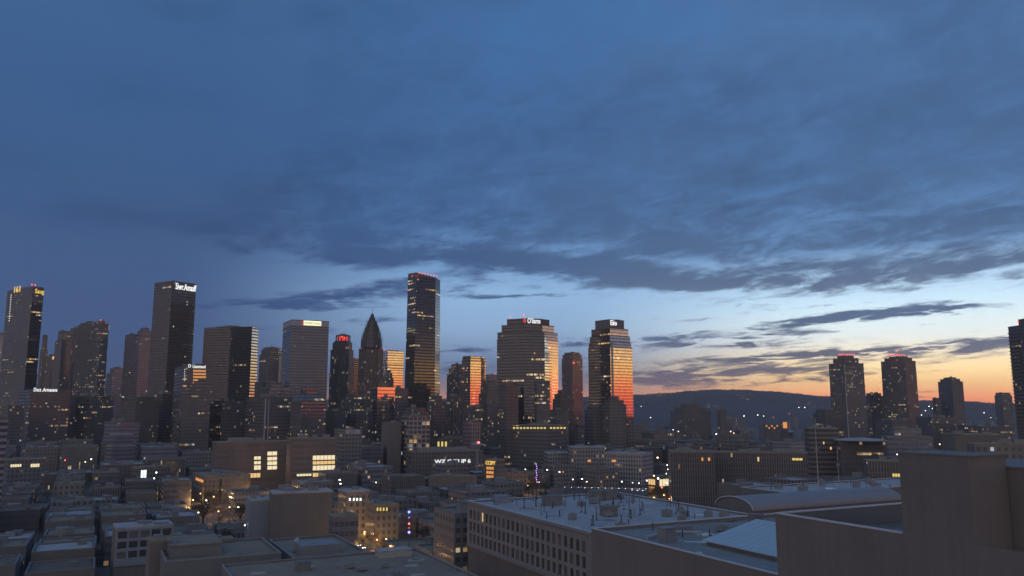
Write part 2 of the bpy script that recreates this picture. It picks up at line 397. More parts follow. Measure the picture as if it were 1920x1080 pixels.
# ------------------------------------------------------------------ mesh helpers
class B:
    """collects faces (with uv in metres), then becomes one mesh object"""
    def __init__(s): s.v, s.f, s.uv = [], [], []
    def face(s, pts, uvs=None):
        i = len(s.v); s.v += [tuple(p) for p in pts]; s.f.append(tuple(range(i, i + len(pts))))
        s.uv += list(uvs) if uvs else [(0, 0)] * len(pts)
    def prism(s, poly, z0, z1, top=True, bottom=False, poly1=None, u0=0.0, ztop=None):
        """poly: plan points, walked so that the outside lies to the right"""
        n = len(poly); p1 = poly1 or poly; u = u0
        for i in range(n):
            a, b = poly[i], poly[(i + 1) % n]; c, d = p1[(i + 1) % n], p1[i]
            L = math.hypot(b[0] - a[0], b[1] - a[1])
            zc = ztop[(i + 1) % n] if ztop else z1; zd = ztop[i] if ztop else z1
            s.face([(a[0], a[1], z0), (b[0], b[1], z0), (c[0], c[1], zc), (d[0], d[1], zd)],
                   [(u, z0), (u + L, z0), (u + L, zc), (u, zd)])
            u += L + 3.37
        if top: s.face([(p[0], p[1], ztop[i] if ztop else z1) for i, p in enumerate(p1)])
        if bottom: s.face([(p[0], p[1], z0) for p in reversed(poly)])
    def side_index(s, n, i):
        return len(s.f) - n + i
    def steal(s, other, k):
        """take face k (and its uv) from another collector, leaving a hole there"""
        f = other.f[k]
        s.face([other.v[i] for i in f], [other.uv[i] for i in f]); other.dead = getattr(other, 'dead', set()) | {k}
    def box(s, x0, y0, z0, x1, y1, z1, ax=(1, 0), o=(0, 0)):
        ay = (-ax[1], ax[0])
        q = [(o[0] + ax[0] * x + ay[0] * y, o[1] + ax[1] * x + ay[1] * y) for x, y in ((x0, y0), (x1, y0), (x1, y1), (x0, y1))]
        s.prism(q, z0, z1, True, True)
    def tube(s, p0, p1, r0, r1=None, n=6, cap=True):
        p0, p1 = Vector(p0), Vector(p1); r1 = r0 if r1 is None else r1
        d = (p1 - p0).normalized(); a = d.orthogonal().normalized(); b = d.cross(a)
        c0 = [p0 + (a * math.cos(t) + b * math.sin(t)) * r0 for t in [k * 2 * math.pi / n for k in range(n)]]
        c1 = [p1 + (a * math.cos(t) + b * math.sin(t)) * r1 for t in [k * 2 * math.pi / n for k in range(n)]]
        for k in range(n): s.face([c0[k], c0[(k + 1) % n], c1[(k + 1) % n], c1[k]])
        if cap: s.face(c1); s.face(list(reversed(c0)))
    def ball(s, c, r, n=8, m=5, sz=1.0):
        c = Vector(c)
        P_ = lambda i, j: c + Vector((math.cos(i * 2 * math.pi / n) * math.sin(j * math.pi / m) * r, math.sin(i * 2 * math.pi / n) * math.sin(j * math.pi / m) * r, math.cos(j * math.pi / m) * r * sz))
        for j in range(m):
            for i in range(n):
                q = [P_(i, j), P_(i, j + 1), P_(i + 1, j + 1), P_(i + 1, j)]
                if j == 0: q = [q[0], q[1], q[2]]
                if j == m - 1: q = [q[0], q[1], q[3]]
                s.face(q)
    def obj(s, name, mat, parent=None, loc=None):
        """loc: parent base; the collected points are in world space"""
        me = bpy.data.meshes.new(name)
        o_ = loc or (0, 0, 0)
        dead = getattr(s, 'dead', None)
        if dead:
            t = B()
            for k, f in enumerate(s.f):
                if k not in dead: t.face([s.v[i] for i in f], [s.uv[i] for i in f])
            s.v, s.f, s.uv = t.v, t.f, t.uv
        me.from_pydata([(a - o_[0], b - o_[1], c - o_[2]) for a, b, c in s.v], [], s.f)
        l = me.uv_layers.new(name='UVMap')
        for i, q in enumerate(s.uv): l.data[i].uv = q
        me.materials.append(M[mat] if isinstance(mat, str) else mat)
        o = bpy.data.objects.new(name, me); COL.objects.link(o)
        if parent: o.parent = parent
        elif loc: o.location = loc
        return o

def thing(name, loc, label, cat, group=None):
    o = bpy.data.objects.new(name, None); COL.objects.link(o); o.location = loc
    o.empty_display_size = 1
    tag(o, label, cat, group)
    return o

def tag(o, label, cat, group=None):
    o['label'] = label; o['category'] = cat
    if group: o['group'] = group
    return o

def structure(o): o['kind'] = 'structure'; return o

def copy_tree(o, parent=None):
    c = o.copy(); COL.objects.link(c)
    if parent: c.parent = parent
    for ch in list(o.children): copy_tree(ch, c)
    return c

_fontmesh = {}
def text_mesh(t, mat):
    if (t, mat) in _fontmesh: return _fontmesh[(t, mat)]
    cu = bpy.data.curves.new('sign_text', 'FONT'); cu.body = t; cu.extrude = .02; cu.align_x = 'LEFT'; cu.offset = .006; cu.resolution_u = 3
    ob = bpy.data.objects.new('sign_text', cu); COL.objects.link(ob)
    bpy.context.view_layer.update()
    me = bpy.data.meshes.new_from_object(ob.evaluated_get(bpy.context.evaluated_depsgraph_get()))
    bpy.data.objects.remove(ob); bpy.data.curves.remove(cu)
    xs = [v.co.x for v in me.vertices]; ys = [v.co.y for v in me.vertices]
    w_, h_ = max(xs) - min(xs), max(ys) - min(ys)
    for v in me.vertices: v.co.x = (v.co.x - min(xs)) / w_; v.co.y = (v.co.y - min(ys)) / h_
    me.materials.clear(); me.materials.append(M[mat])
    _fontmesh[(t, mat)] = me
    return me

def scaled(poly, s, sy=None):
    cx = sum(p[0] for p in poly) / len(poly); cy = sum(p[1] for p in poly) / len(poly)
    return [(cx + (p[0] - cx) * s, cy + (p[1] - cy) * s) for p in poly]

def solve(C, d, px):
    """how far to walk from C along the plan direction d until the photo column px is reached"""
    u = (px - 960) / F
    dep = C.y * CT + (C.z - H) * ST
    return (u * dep - C.x) / (d[0] - u * d[1] * CT)

FOOT = []                        # footprints already built on
class Tower:
    """one building: plan corner at photo column xc and distance Y, then facets walked to the right and to the left;
    tiers = (photo row of the tier's top, plan scale[, plan scale at its top])"""
    def __init__(s, name, label, cat, Y, xc, ytop, l, r, tiers, mat, back=0, mat_top=None, roof='roof_dark', z0=0.0,
                 group=None, wallname='wall', slab=.8, lip=.35, rel=True, fm=None):
        C = P(xc, ytop, Y); s.Y, s.C = Y, C
        be = math.degrees(math.atan2(C.x, C.y)) if rel else 0.0   # facet angles are measured from the line of sight
        pts = [C]; cur = C
        for px, ph in r:
            d = (math.cos(R(ph - be)), math.sin(R(ph - be))); w_ = solve(cur, d, px)
            cur = cur + Vector((d[0] * w_, d[1] * w_, 0)); pts.append(cur)
        s.ic = len(l); cur = C
        for px, ph in l:
            d = (-math.cos(R(ph + be)), math.sin(R(ph + be))); w_ = solve(cur, d, px)
            cur = cur + Vector((d[0] * w_, d[1] * w_, 0)); pts.insert(0, cur)
        if len(l) == 1 and len(r) == 1 and not back:
            bk = [pts[2] + pts[0] - pts[1]]
        else:
            back = back or max((pts[-1] - pts[0]).length * .6, 10)
            v = Vector((C.x, C.y, 0)).normalized() * back
            bk = [pts[-1] + v, pts[0] + v]
        s.poly = [(p.x, p.y) for p in pts] + [(p.x, p.y) for p in bk]
        s.base = (sum(p[0] for p in s.poly) / len(s.poly), sum(p[1] for p in s.poly) / len(s.poly), z0)
        FOOT.append(s.poly)
        s.root = thing(name, s.base, label, cat, group)
        roofmat = roof; wall, roof, top = B(), B(), B()
        z = z0; s.tiers = []; special = {}
        for k, t in enumerate(tiers):
            z1 = zat(t[0], Y); pl = scaled(s.poly, t[1]); pl1 = scaled(s.poly, t[2]) if len(t) > 2 else pl
            tgt = top if (mat_top and k == len(tiers) - 1) else wall
            tgt.prism(pl, z, z1 - slab, False, False, pl1)
            if fm and tgt is wall:                                     # facets with another glazing become panels of their own
                n_ = len(pl)
                for i_ in fm:
                    k_ = wall.side_index(n_, i_)
                    special.setdefault(i_, B()).steal(wall, k_)
            roof.prism(scaled(pl1, 1 + lip / 30), z1 - slab, z1, True, True)
            s.tiers.append((pl, z, z1, pl1)); z = z1
        s.ztop = z
        wall.obj(wallname, mat, s.root, s.base)
        roof.obj('roof', roofmat, s.root, s.base)
        for i_, sb in special.items(): sb.obj('glass_side', fm[i_], s.root, s.base)
        if mat_top: top.obj('crown', mat_top, s.root, s.base)

    def b(s, bld, name, mat):                      # link a collected part under this building
        return bld.obj(name, mat, s.root, s.base)

    def facet(s, i, tier=-1):
        pl = s.tiers[tier][0]; return Vector((*pl[i], 0)), Vector((*pl[(i + 1) % len(pl)], 0))

    def at(s, i, px, py, tier=-1, out=.4):
        """world point on facet i in photo column px, row py"""
        a, b_ = s.facet(i, tier); d = (b_ - a).normalized()
        a3 = Vector((a.x, a.y, zat(py, a.y))); t = solve(a3, d, px)
        p = a + d * t
        n = Vector((d.y, -d.x, 0))
        q = p + n * out; q.z = zat(py, p.y)
        return q, d, n

    def sign(s, i, text, px0, px1, py0, py1, mat, tier=-1, name='sign_letters'):
        p0, d, n = s.at(i, px0, py1, tier); p1, _, _ = s.at(i, px1, py1, tier); pt, _, _ = s.at(i, px0, py0, tier)
        o = bpy.data.objects.new(name, text_mesh(text, mat)); COL.objects.link(o)
        w_ = (p1 - p0).length; h_ = pt.z - p0.z
        m = Matrix.Identity(4)
        for k in range(3):
            m[k][0] = d[k] * w_; m[k][1] = (0, 0, h_)[k]; m[k][2] = n[k] * 12
        m.translation = p0 - Vector(s.base)
        o.parent = s.root; o.matrix_local = m
        return o

    def panel(s, i, px0, px1, py0, py1, mat, name='window', tier=-1, out=.15, thick=.3, shear=False):
        """a flat panel set on facet i"""
        p0, d, n = s.at(i, px0, py1, tier, out); p1, _, _ = s.at(i, px1, py1, tier, out)
        z0 = p0.z; z1 = s.at(i, px0, py0, tier, out)[0].z
        bb = B(); q = p1 - p0; q.z = 0; e = n * thick
        pl = [(p0.x, p0.y), (p0.x + q.x, p0.y + q.y), (p0.x + q.x - e.x, p0.y + q.y - e.y), (p0.x - e.x, p0.y - e.y)]
        bb.prism(pl, z0, z1, True, True)
        return s.b(bb, name, mat)

    def beacons(s, pts, r=1.1, mat='red_lamp', name='beacon'):
        for px, py, dy in pts:
            bb = B(); p = P(px, py, s.Y + dy); bb.ball(p, r, 6, 4); bb.tube(p - Vector((0, 0, r + 1.6)), p, .15, .15, 4)
            s.b(bb, name, mat)

    def rooftop(s, n=3, hmax=5, mat='plant', seed=0, name='plant_box', spread=.62):
        g = random.Random(seed * 7 + len(s.poly)); pl = s.tiers[-1][3]
        cx = sum(p[0] for p in pl) / len(pl); cy = sum(p[1] for p in pl) / len(pl)
        ex = Vector((pl[s.ic + 1][0] - pl[s.ic][0], pl[s.ic + 1][1] - pl[s.ic][1])); L = ex.length; ex.normalize()
        ey = Vector((pl[s.ic - 1][0] - pl[s.ic][0], pl[s.ic - 1][1] - pl[s.ic][1])).length if s.ic else L
        for k in range(n):
            w_, d_, h_ = g.uniform(.1, .28) * L, g.uniform(.1, .28) * ey, g.uniform(.35, 1) * hmax
            x = g.uniform(-.5, .5) * L * spread; y = g.uniform(-.5, .5) * ey * spread
            bb = B(); bb.box(x - w_ / 2, y - d_ / 2, s.ztop, x + w_ / 2, y + d_ / 2, s.ztop + h_, tuple(ex), (cx, cy))
            bb.box(x - w_ / 2 - .15, y - d_ / 2 - .15, s.ztop + h_, x + w_ / 2 + .15, y + d_ / 2 + .15, s.ztop + h_ + .25, tuple(ex), (cx, cy))
            s.b(bb, name, mat)

    def mast(s, px, py0, py1, dy=12, r=.35, name='mast', mat='dark_metal'):
        a = P(px, py1, s.Y + dy); b_ = P(px, py0, s.Y + dy); b_.x = a.x; a.z = min(a.z, s.ztop - .3) if s.ztop < b_.z else a.z
        bb = B(); bb.tube(a, b_, r, r * .4, 5); s.b(bb, name, mat)

def BOX(name, label, cat, Y, xl, xc, xr, ytop, phi, mat, tiers=None, roof='roof_dark', **k):
    return Tower(name, label, cat, Y, xc, ytop, [(xl, 90 - phi)], [(xr, phi)], tiers or [(ytop, 1)], mat, roof=roof, **k)
# ------------------------------------------------------------------ the skyline, left to right
T = BOX('office_tower', 'tall dark tower at far left with yellow letters on two sides of its top', 'tower', 1150, 14, 62, 83, 537, 24, 'black_slab',
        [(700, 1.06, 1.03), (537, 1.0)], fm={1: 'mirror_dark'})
T.sign(0, '161', 27, 38, 538, 549, 'yellow_sign'); T.sign(1, 'Saug', 65, 82, 541, 552, 'yellow_sign')
bb = B()
for k in range(12): bb.ball(P(21 - k * .35, 553 + k * 4.4, 1148), .7, 6, 4)
T.b(bb, 'edge_lights', 'white_sign'); T.rooftop(3, 3, seed=1); T.beacons([(60, 533, 10), (66, 534, 14)], .9)
T = BOX('office_tower', 'slim dark tower seen just behind the tower with yellow letters', 'tower', 1420, 78, 84, 92, 628, 30, 'dark_stone', [(655, 1.0), (628, .7)]); T.rooftop(2, 3, seed=2)
T = BOX('office_tower', 'brownish slab cut by the left edge of the photo', 'tower', 1500, -60, -20, 6, 622, 35, 'dark_stone'); T.rooftop(2, 3, seed=3)
T = BOX('office_tower', 'low dark block filling the gap right of the yellow lettered tower', 'tower', 1500, 88, 95, 110, 668, 40, 'apart'); T.rooftop(2, 3, seed=4)
T = BOX('office_tower', 'stepped dark tower with a lit band near its top, behind the lettered slab at left', 'tower', 1300, 105, 118, 136, 620, 28, 'black_slab', [(638, 1.0), (620, .72)]); T.rooftop(2, 3, seed=5)
T = BOX('office_tower', 'narrow dark shaft between the stepped tower and the tower with a glowing top board', 'tower', 1330, 132, 140, 156, 615, 30, 'dark_stone'); T.rooftop(2, 3, seed=6)
T = BOX('office_tower', 'dark tower with a pale yellow glowing board at its upper right corner', 'tower', 1230, 146, 190, 205, 602, 30, 'apart',
        [(640, 1.05, 1.0), (606, 1.0), (602, .85)])
T.panel(1, 192, 204, 608, 617, 'pale_sign', 'glowing_board'); T.rooftop(3, 3, seed=7); T.beacons([(189, 600, 4)], .8)
T = BOX('office_tower', 'striped dark office slab carrying white letters, lowest of the left lettered blocks', 'tower', 960, 36, 58, 132, 730, 12, 'office_dark')
T.sign(1, 'Doct .Armansva', 63, 107, 727, 734, 'white_sign'); T.rooftop(3, 3, seed=8)
T = BOX('office_tower', 'small block with a yellow lit square sign left of the stepped tower', 'tower', 1480, 92, 97, 107, 664, 30, 'dark_stone'); T.panel(1, 98, 103, 668, 674, 'yellow_sign', 'sign_board')
T = BOX('office_tower', 'broad dark office block below the tower with the glowing board', 'tower', 1000, 130, 176, 214, 742, 26, 'apart', [(742, 1)]); T.rooftop(3, 4, seed=9)
T = BOX('office_tower', 'dim low tower in the gap left of the rose coloured tower', 'tower', 1500, 200, 212, 240, 690, 30, 'bluegrey', [(700, 1), (690, .7)]); T.rooftop(3, 5, seed=10)
T = BOX('office_tower', 'dark annexe standing against the left side of the rose coloured tower', 'tower', 1270, 235, 256, 268, 626, 30, 'black_slab'); T.rooftop(2, 3, seed=11)
T = BOX('office_tower', 'rose coloured stone tower of fine vertical ribs with a narrower crown', 'tower', 1230, 250, 263, 292, 620, 16, 'rose_stone', [(629, 1.0), (618, .62), (613, .4)]); T.rooftop(1, 2, seed=12)
T = BOX('office_tower', 'tall black flat-topped tower with white letters on its right face', 'tower', 1080, 290, 323, 368, 526, 33, 'black_glass', [(526, 1.03, 1.0)], fm={1: 'mirror_dark'})
T.sign(1, 'Siwr.Amaaff', 329, 367, 530, 542, 'white_sign'); T.rooftop(2, 2.5, seed=13)
T = BOX('office_tower', 'dark block with orange lit office floors and white letters in front of the black tower', 'tower', 900, 328, 346, 398, 684, 8, 'office_dark')
T.sign(1, 'D', 353, 358, 683, 689, 'white_sign', name='sign_letter'); T.sign(1, 'Usammond', 361, 385, 684, 690, 'white_sign')
for k in range(3): T.panel(1, 362, 386 if k < 3 else 370, 693.5 + k * 5.8, 697 + k * 5.8, 'orange_panel')
T.panel(1, 362, 371, 711, 714, 'orange_panel'); T.rooftop(3, 3, seed=14)
bb = B()
for k in range(6): bb.ball(P(346, 693 + k * 4, 897), .45, 6, 4)
T.b(bb, 'edge_lights', 'white_sign')
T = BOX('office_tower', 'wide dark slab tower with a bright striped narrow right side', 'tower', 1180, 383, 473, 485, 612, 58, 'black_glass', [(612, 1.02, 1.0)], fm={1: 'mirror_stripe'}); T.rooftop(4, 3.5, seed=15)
T = Tower('office_tower', 'short rounded dark tower left of the pale grid tower', 'tower', 1350, 505, 651, [(487, 60)], [(524, 20), (532, 62)], [(664, 1.0), (654, .86), (650, .72)], 'black_slab'); T.rooftop(2, 3, seed=16); T.mast(509, 643, 652)
T = BOX('office_tower', 'pale grey gridded tower with a lit sign board along its top', 'tower', 1120, 531, 547, 617, 599, 12, 'grid_grey', [(610, 1.0), (599, 1.003)], mat_top='board', roof='roof_mid')
T.panel(1, 569, 602, 601, 609.5, 'pale_sign', 'sign_board', out=.5); T.panel(1, 567.2, 569.4, 601, 610, 'red_soft', 'red_sign_block', out=.5); T.sign(1, 'RITERITONGS', 571, 601, 603.5, 608, 'dark_metal', name='sign_letters'); T.rooftop(3, 3, seed=17)
T = Tower('office_tower', 'stone tower crowned by a ring of red floodlit arches', 'tower', 1200, 636, 640, [(620, 55)], [(655, 12), (664, 60)], [(700, 1.02), (655, .98), (641, .84), (638, .72)], 'gothic')
for k in range(7):                                                     # red arches round the crown
    x = 629 + k * 4.2
    T.panel(1 if 2 <= k < 5 else (0 if k < 2 else 2), *( (x, x + 1.9)), 629 if k in (2, 3, 4) else 631, 637, 'red_soft', 'floodlit_arch', out=.1) if False else None
crown = B(); cc = T.tiers[-1][3]; ccx, ccy = sum(p[0] for p in cc) / len(cc), sum(p[1] for p in cc) / len(cc)
rr = 10.5
for k in range(12):
    a = k * math.pi / 6
    x, y = ccx + rr * math.cos(a), ccy + rr * math.sin(a)
    crown.tube((x, y, T.ztop - .2), (x, y, zat(627, T.Y)), .9, .7, 5)
T.b(crown, 'crown_column', 'dark_metal')
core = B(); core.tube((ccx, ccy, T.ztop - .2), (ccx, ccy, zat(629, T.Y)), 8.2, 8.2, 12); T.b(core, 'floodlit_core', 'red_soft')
lid = B(); lid.tube((ccx, ccy, zat(629, T.Y) + .01), (ccx, ccy, zat(626.5, T.Y)), 11.3, 10, 12); lid.tube((ccx, ccy, zat(626.5, T.Y)), (ccx, ccy, zat(624, T.Y)), 7, 4, 10); T.b(lid, 'crown_roof', 'blank_dark')
T.beacons([(646, 634, -3), (641, 631, -2)], .9)
T = BOX('office_tower', 'thin sliver of a tower catching gold light between two stone towers', 'tower', 1500, 655, 664, 673, 672, 30, 'mirror_dark'); T.rooftop(1, 2, seed=18)
# the spire tower: shaft and a pointed, ogive crown
T = Tower('spire_tower', 'dark stone tower rising to a pointed ribbed spire', 'tower', 1120, 686, 653, [(673, 50)], [(709, 14), (719, 58)],
          [(760, 1.08), (690, 1.03), (653, 1.0)], 'gothic')
cx, cy = T.base[0], T.base[1]
cr = B(); z0 = T.ztop; prof = [(653, 20.5), (646, 20.5), (632, 19.5), (622, 17.6), (612, 13.5), (605, 9.6), (600, 6.8), (595, 4.4), (591, 2.6), (588, 1.2), (582, .25)]
def ring(hw, n=8, ph=.39): 
    r_ = hw / F * (T.Y + 18); return [(cx + r_ * math.cos(k * 2 * math.pi / n + ph), cy + r_ * math.sin(k * 2 * math.pi / n + ph)) for k in range(n)]
steps = [(653, 637, 19.8, 19.4), (637, 625, 17.4, 16.6), (625, 615, 14.2, 12.8), (615, 606, 10.6, 9.0), (606, 599, 7.2, 5.4), (599, 592, 4.0, 2.6), (592, 587, 1.8, .9)]
YS = T.Y + 18
for ya, yb, ha, hb in steps:                                            # setbacks of the crown, each a little steeper than the last
    cr.prism(ring(ha), zat(ya, YS) - .02, zat(yb, YS), True, False, ring(hb))
T.b(cr, 'spire', 'gothic')
ribs = B()
for ya, yb, ha, hb in steps[:6]:
    for k in range(8):
        a, b_ = ring(ha)[k], ring(hb)[k]
        ribs.tube((*a, zat(ya, YS)), (*b_, zat(yb, YS)), .75, .6, 4); ribs.tube((*b_, zat(yb, YS)), (*b_, zat(yb, YS) + ha * .36 + 1), .6, .05, 4)
T.b(ribs, 'spire_rib', 'dark_metal')
fin = B(); fin.tube((cx, cy, zat(586, T.Y + 18)), (cx, cy, zat(574, T.Y + 18)), .35, .1, 4)
for h in (590, 594, 599): fin.ball((cx, cy, zat(h, T.Y + 18)), 1.6, 6, 4)
T.b(fin, 'finial', 'dark_metal')
T = BOX('office_tower', 'dark glass tower with a golden band of reflected sunset along its top', 'tower', 1300, 716, 727, 757, 657, 28, 'mirror', [(690, .99), (683, .994), (657, 1.0)]); T.rooftop(2, 2, seed=19); T.beacons([(720, 656, 3), (733, 655, 3)], .7)
T = BOX('office_block', 'small block glowing orange with reflected sunset below the spire tower', 'office block', 900, 700, 708, 741, 724, 40, 'mirror', [(724, 1)]); T.rooftop(2, 2.5, seed=20)
T = BOX('office_block', 'brown shaft set just above and behind the orange glowing block', 'office block', 980, 713, 717, 727, 706, 35, 'brick'); T.rooftop(1, 2, seed=21)
# the tallest tower: slanted roof, tapering left edge, three facets
Y = 1050; C = P(780, 760, Y)
T = Tower('skyscraper', 'tallest tower of the skyline, dark glass with slanted roof and red lights on its edge', 'skyscraper', Y, 780, 516, [(763, 62)], [(818, 36), (827, 70)],
          [(830, 1.08, 1.04), (516, 1.04, .94)], 'mirror_dark', back=40, slab=.3, roof='blank_dark')
pl = T.tiers[-1][3]; bb = B(); zz = T.ztop
tops = [zat(508, Y), zat(510, Y), zat(515, Y), zat(519, Y), zat(516, Y), zat(508, Y)][:len(pl)]
bb.prism(scaled(pl, .995), zz - .1, zz, True, False, None, 0, tops); T.b(bb, 'slanted_crown', 'blank_dark')
T.beacons([(786 + 5.5 * k, 511.5 + k * .9, 0) for k in range(7)] + [(773, 517, 6)], .6)
T = BOX('office_block', 'dark narrow block rising at the foot of the tallest tower, on its right', 'office block', 900, 800, 815, 834, 742, 30, 'apart', [(752, 1.0), (742, .7)]); T.rooftop(2, 3, seed=22)
# stepped pair with the burning orange face
T = BOX('office_tower', 'dark tower stepping up towards the orange face, left of it', 'tower', 1230, 838, 862, 874, 682, 40, 'dark_stone', [(700, 1.0), (690, .8), (682, .55)], mat_top=None); T.rooftop(1, 2, seed=23)
T = Tower('office_tower', 'tower whose rounded right face burns orange with reflected sunset', 'tower', 1180, 882, 667, [(866, 42)], [(902, 40), (911, 58)], [(675, 1.0), (670, .96), (667, .9)], 'mirror'); T.rooftop(1, 2, seed=24)
T = BOX('office_tower', 'dark stepped block covering the lower right of the orange faced tower', 'tower', 1020, 898, 914, 938, 712, 20, 'apart', [(738, 1.0), (722, .85), (712, .55)]); T.rooftop(2, 3, seed=25)
T = BOX('office_tower', 'distant blue grey tower left of the big stepped tower with red emblem', 'tower', 1700, 910, 916, 934, 702, 30, 'bluegrey'); T.rooftop(1, 2, seed=26); T.beacons([(928, 700, 4)], .7)
# the big stepped tower with the white sign and red emblem
T = Tower('skyscraper', 'massive blue grey tower with stepped shoulders, white letters and a red emblem', 'skyscraper', 1080, 982, 596, [(932, 28)], [(1021, 17), (1046, 52)],
          [(636, 1.0), (621, .99, .985), (607, .86), (595, .70)], 'blue_mirror', mat_top='black_glass', fm={2: 'mirror'})
T.sign(1, "O'ilams", 989, 1013, 596, 606, 'white_sign'); bb = B(); q, d, n = T.at(1, 983.5, 601, out=.5); bb.ball(q, 1.8, 8, 6, 1.9); T.b(bb, 'red_emblem', 'red_soft')
T.rooftop(2, 2, seed=27); T.beacons([(957, 594, 14), (982, 590, 3)], .8)
T = BOX('office_block', 'dark glass block with lit floors standing before the foot of the massive stepped tower', 'office block', 860, 1002, 1006, 1031, 714, 16, 'office_dark'); T.rooftop(2, 2.5, seed=28)
T = BOX('office_block', 'dark stone block with scattered lit rooms below the massive tower, on its left', 'office block', 840, 936, 950, 972, 718, 30, 'apart', [(722, 1), (718, .6)]); T.rooftop(2, 2.5, seed=29)
T = BOX('office_tower', 'reddish brick tower with cut corners between the two big stepped towers', 'tower', 1250, 1053, 1073, 1092, 661, 40, 'brick_tower', [(672, 1.0), (664, .92), (660, .74)]); T.rooftop(1, 2, seed=30)
T.beacons([(1076, 680, -30 * 0)], 1.2)
T = BOX('office_block', 'dark stepped block at the foot of the red brick tower', 'office block', 960, 1036, 1050, 1076, 734, 25, 'gothic', [(748, 1.0), (738, .82), (731, .5)]); T.rooftop(1, 2, seed=31)
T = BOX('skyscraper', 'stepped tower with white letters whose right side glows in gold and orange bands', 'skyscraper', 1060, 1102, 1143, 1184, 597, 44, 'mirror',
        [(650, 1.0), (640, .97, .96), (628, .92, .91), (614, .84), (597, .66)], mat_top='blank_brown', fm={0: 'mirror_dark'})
T.sign(1, 'Eiio', 1144.5, 1156, 600, 609.5, 'white_sign'); T.rooftop(2, 1.5, seed=32)
fx = B(); q, d, n = T.at(1, 1147, 620, 0)
fx.box(-1.2, -.5, 40, 1.2, .8, zat(640, 1060), tuple(d.xy), (q.x, q.y)); T.b(fx, 'corner_fin', 'light_metal')
T = BOX('office_block', 'dark stepped brick block in front of the lower right of the gold banded tower', 'office block', 880, 1128, 1142, 1174, 748, 18, 'brick', [(758, 1.0), (750, .8), (743, .42)]); T.rooftop(1, 2, seed=33)
T = BOX('office_block', 'dark brick slab before the lower left of the gold banded tower', 'office block', 900, 1096, 1112, 1140, 762, 22, 'brick', [(770, 1.0), (762, .8)]); T.rooftop(2, 2.5, seed=34)
# the group at the right
T = Tower('apartment_tower', 'left of the two red-lit towers at right, dark with a pale central seam', 'tower', 1400, 1583, 666, [(1553, 30)], [(1618, 26)], [(681, 1.02, 1.0), (671, .74), (666, .48)], 'apart', back=40)
T.beacons([(1573 + 4 * k, 664.5, -2) for k in range(8)], 1.0); bb = B(); q, d, n = T.at(1, 1584, 700, 0); bb.box(-.6, -.5, 0, .6, .5, zat(682, 1400), tuple(d.xy), (q.x, q.y)); T.b(bb, 'seam_fin', 'light_metal'); T.rooftop(2, 1.5, seed=35)
T = Tower('apartment_tower', 'right of the two red-lit towers at right, with a small mast and lit right side', 'tower', 1400, 1696, 668, [(1651, 24)], [(1716, 48)], [(676, 1.02, 1.0), (670, .8), (667, .55)], 'apart', back=40)
T.beacons([(1664 + 4.4 * k, 665.5, -2) for k in range(8)] + [(1681, 659, 8)], 1.0); T.mast(1681, 658, 668, 14); T.rooftop(2, 1.5, seed=36)
T = BOX('apartment_block', 'low dark block in the gap between the two red-lit towers', 'apartment block', 1500, 1618, 1632, 1658, 737, 30, 'apart', [(742, 1), (737, .7)]); T.rooftop(2, 2, seed=37)
T = BOX('apartment_tower', 'shorter tower with an orange strip on its right side, right of the mast tower', 'tower', 1500, 1758, 1784, 1805, 711, 34, 'concrete', [(715, 1.0), (710, .8), (707, .5)]); T.panel(1, 1792, 1798, 752, 772, 'orange_panel', 'glowing_strip'); T.rooftop(3, 2, seed=38)
T = BOX('apartment_block', 'low dark block joined to the left of the orange strip tower', 'apartment block', 1520, 1748, 1754, 1764, 746, 30, 'dark_stone'); T.rooftop(1, 2, seed=39)
T = BOX('apartment_tower', 'small square tower far off at right against the orange horizon', 'tower', 1900, 1864, 1878, 1897, 737, 30, 'apart', [(741, 1), (736, .85)]); T.rooftop(2, 2, seed=40)
T = BOX('apartment_tower', 'dark balconied tower cut by the right edge of the photo', 'tower', 700, 1890, 1935, 2000, 606, 35, 'apart', [(606, 1.0), (593, .62)]); T.rooftop(2, 2, seed=41)
bal = B(); a, b_ = T.facet(0, 0); d = (b_ - a).normalized(); n = Vector((d.y, -d.x, 0)); L = (b_ - a).length
for k in range(38):
    z = 20 + k * 3.2
    if z > T.ztop - 12: break
    bal.box(.5, -1.2, z, L * .45, -.01, z + .25, tuple(d.xy), (a.x, a.y)); bal.box(.5, -1.2, z + .25, L * .45, -1.1, z + 1.2, tuple(d.xy), (a.x, a.y))
T.b(bal, 'balcony_stack', 'blank_dark'); T.beacons([(1909, 603, 4)], .7)
# second row of the skyline: darker blocks between and below the towers
def mid(name, label, Y, xl, xc, xr, yt, phi, mat, tiers=None, seed=0, roof='roof_dark', n=3, hm=3.5):
    t = BOX(name, label, 'office block' if 'office' in name else 'apartment block' if 'apart' in name else 'building', Y, xl, xc, xr, yt, phi, mat, tiers, roof); t.rooftop(n, hm, seed=seed + 50); return t
T = mid('office_block', 'pale low-domed block before the wide dark slab tower', 1000, 486, 505, 542, 722, 20, 'bluegrey', [(732, 1.0), (724, .86), (718, .55)], 1)
T = mid('office_block', 'dark block with two tall vertical light strips at its front', 900, 462, 496, 548, 744, 22, 'office_dark', None, 2)
for x in (495, 501): T.panel(1 if x > 496 else 0, x - .8, x + .8, 748, 828, 'board', 'light_strip', out=.5)
mid('office_block', 'dark block with a sloping top in front of the pale grid tower', 880, 546, 566, 612, 738, 25, 'black_slab', [(752, 1.0), (738, .96, .7), (726, .5)], 3)
mid('office_block', 'dark slab between the orange floors block and the wide dark tower', 950, 388, 416, 470, 752, 20, 'dark_stone', [(758, 1), (752, .7)], 4)
mid('office_block', 'dim block left of the red crowned tower base, below the grid tower', 940, 604, 626, 650, 770, 35, 'gothic', None, 5)
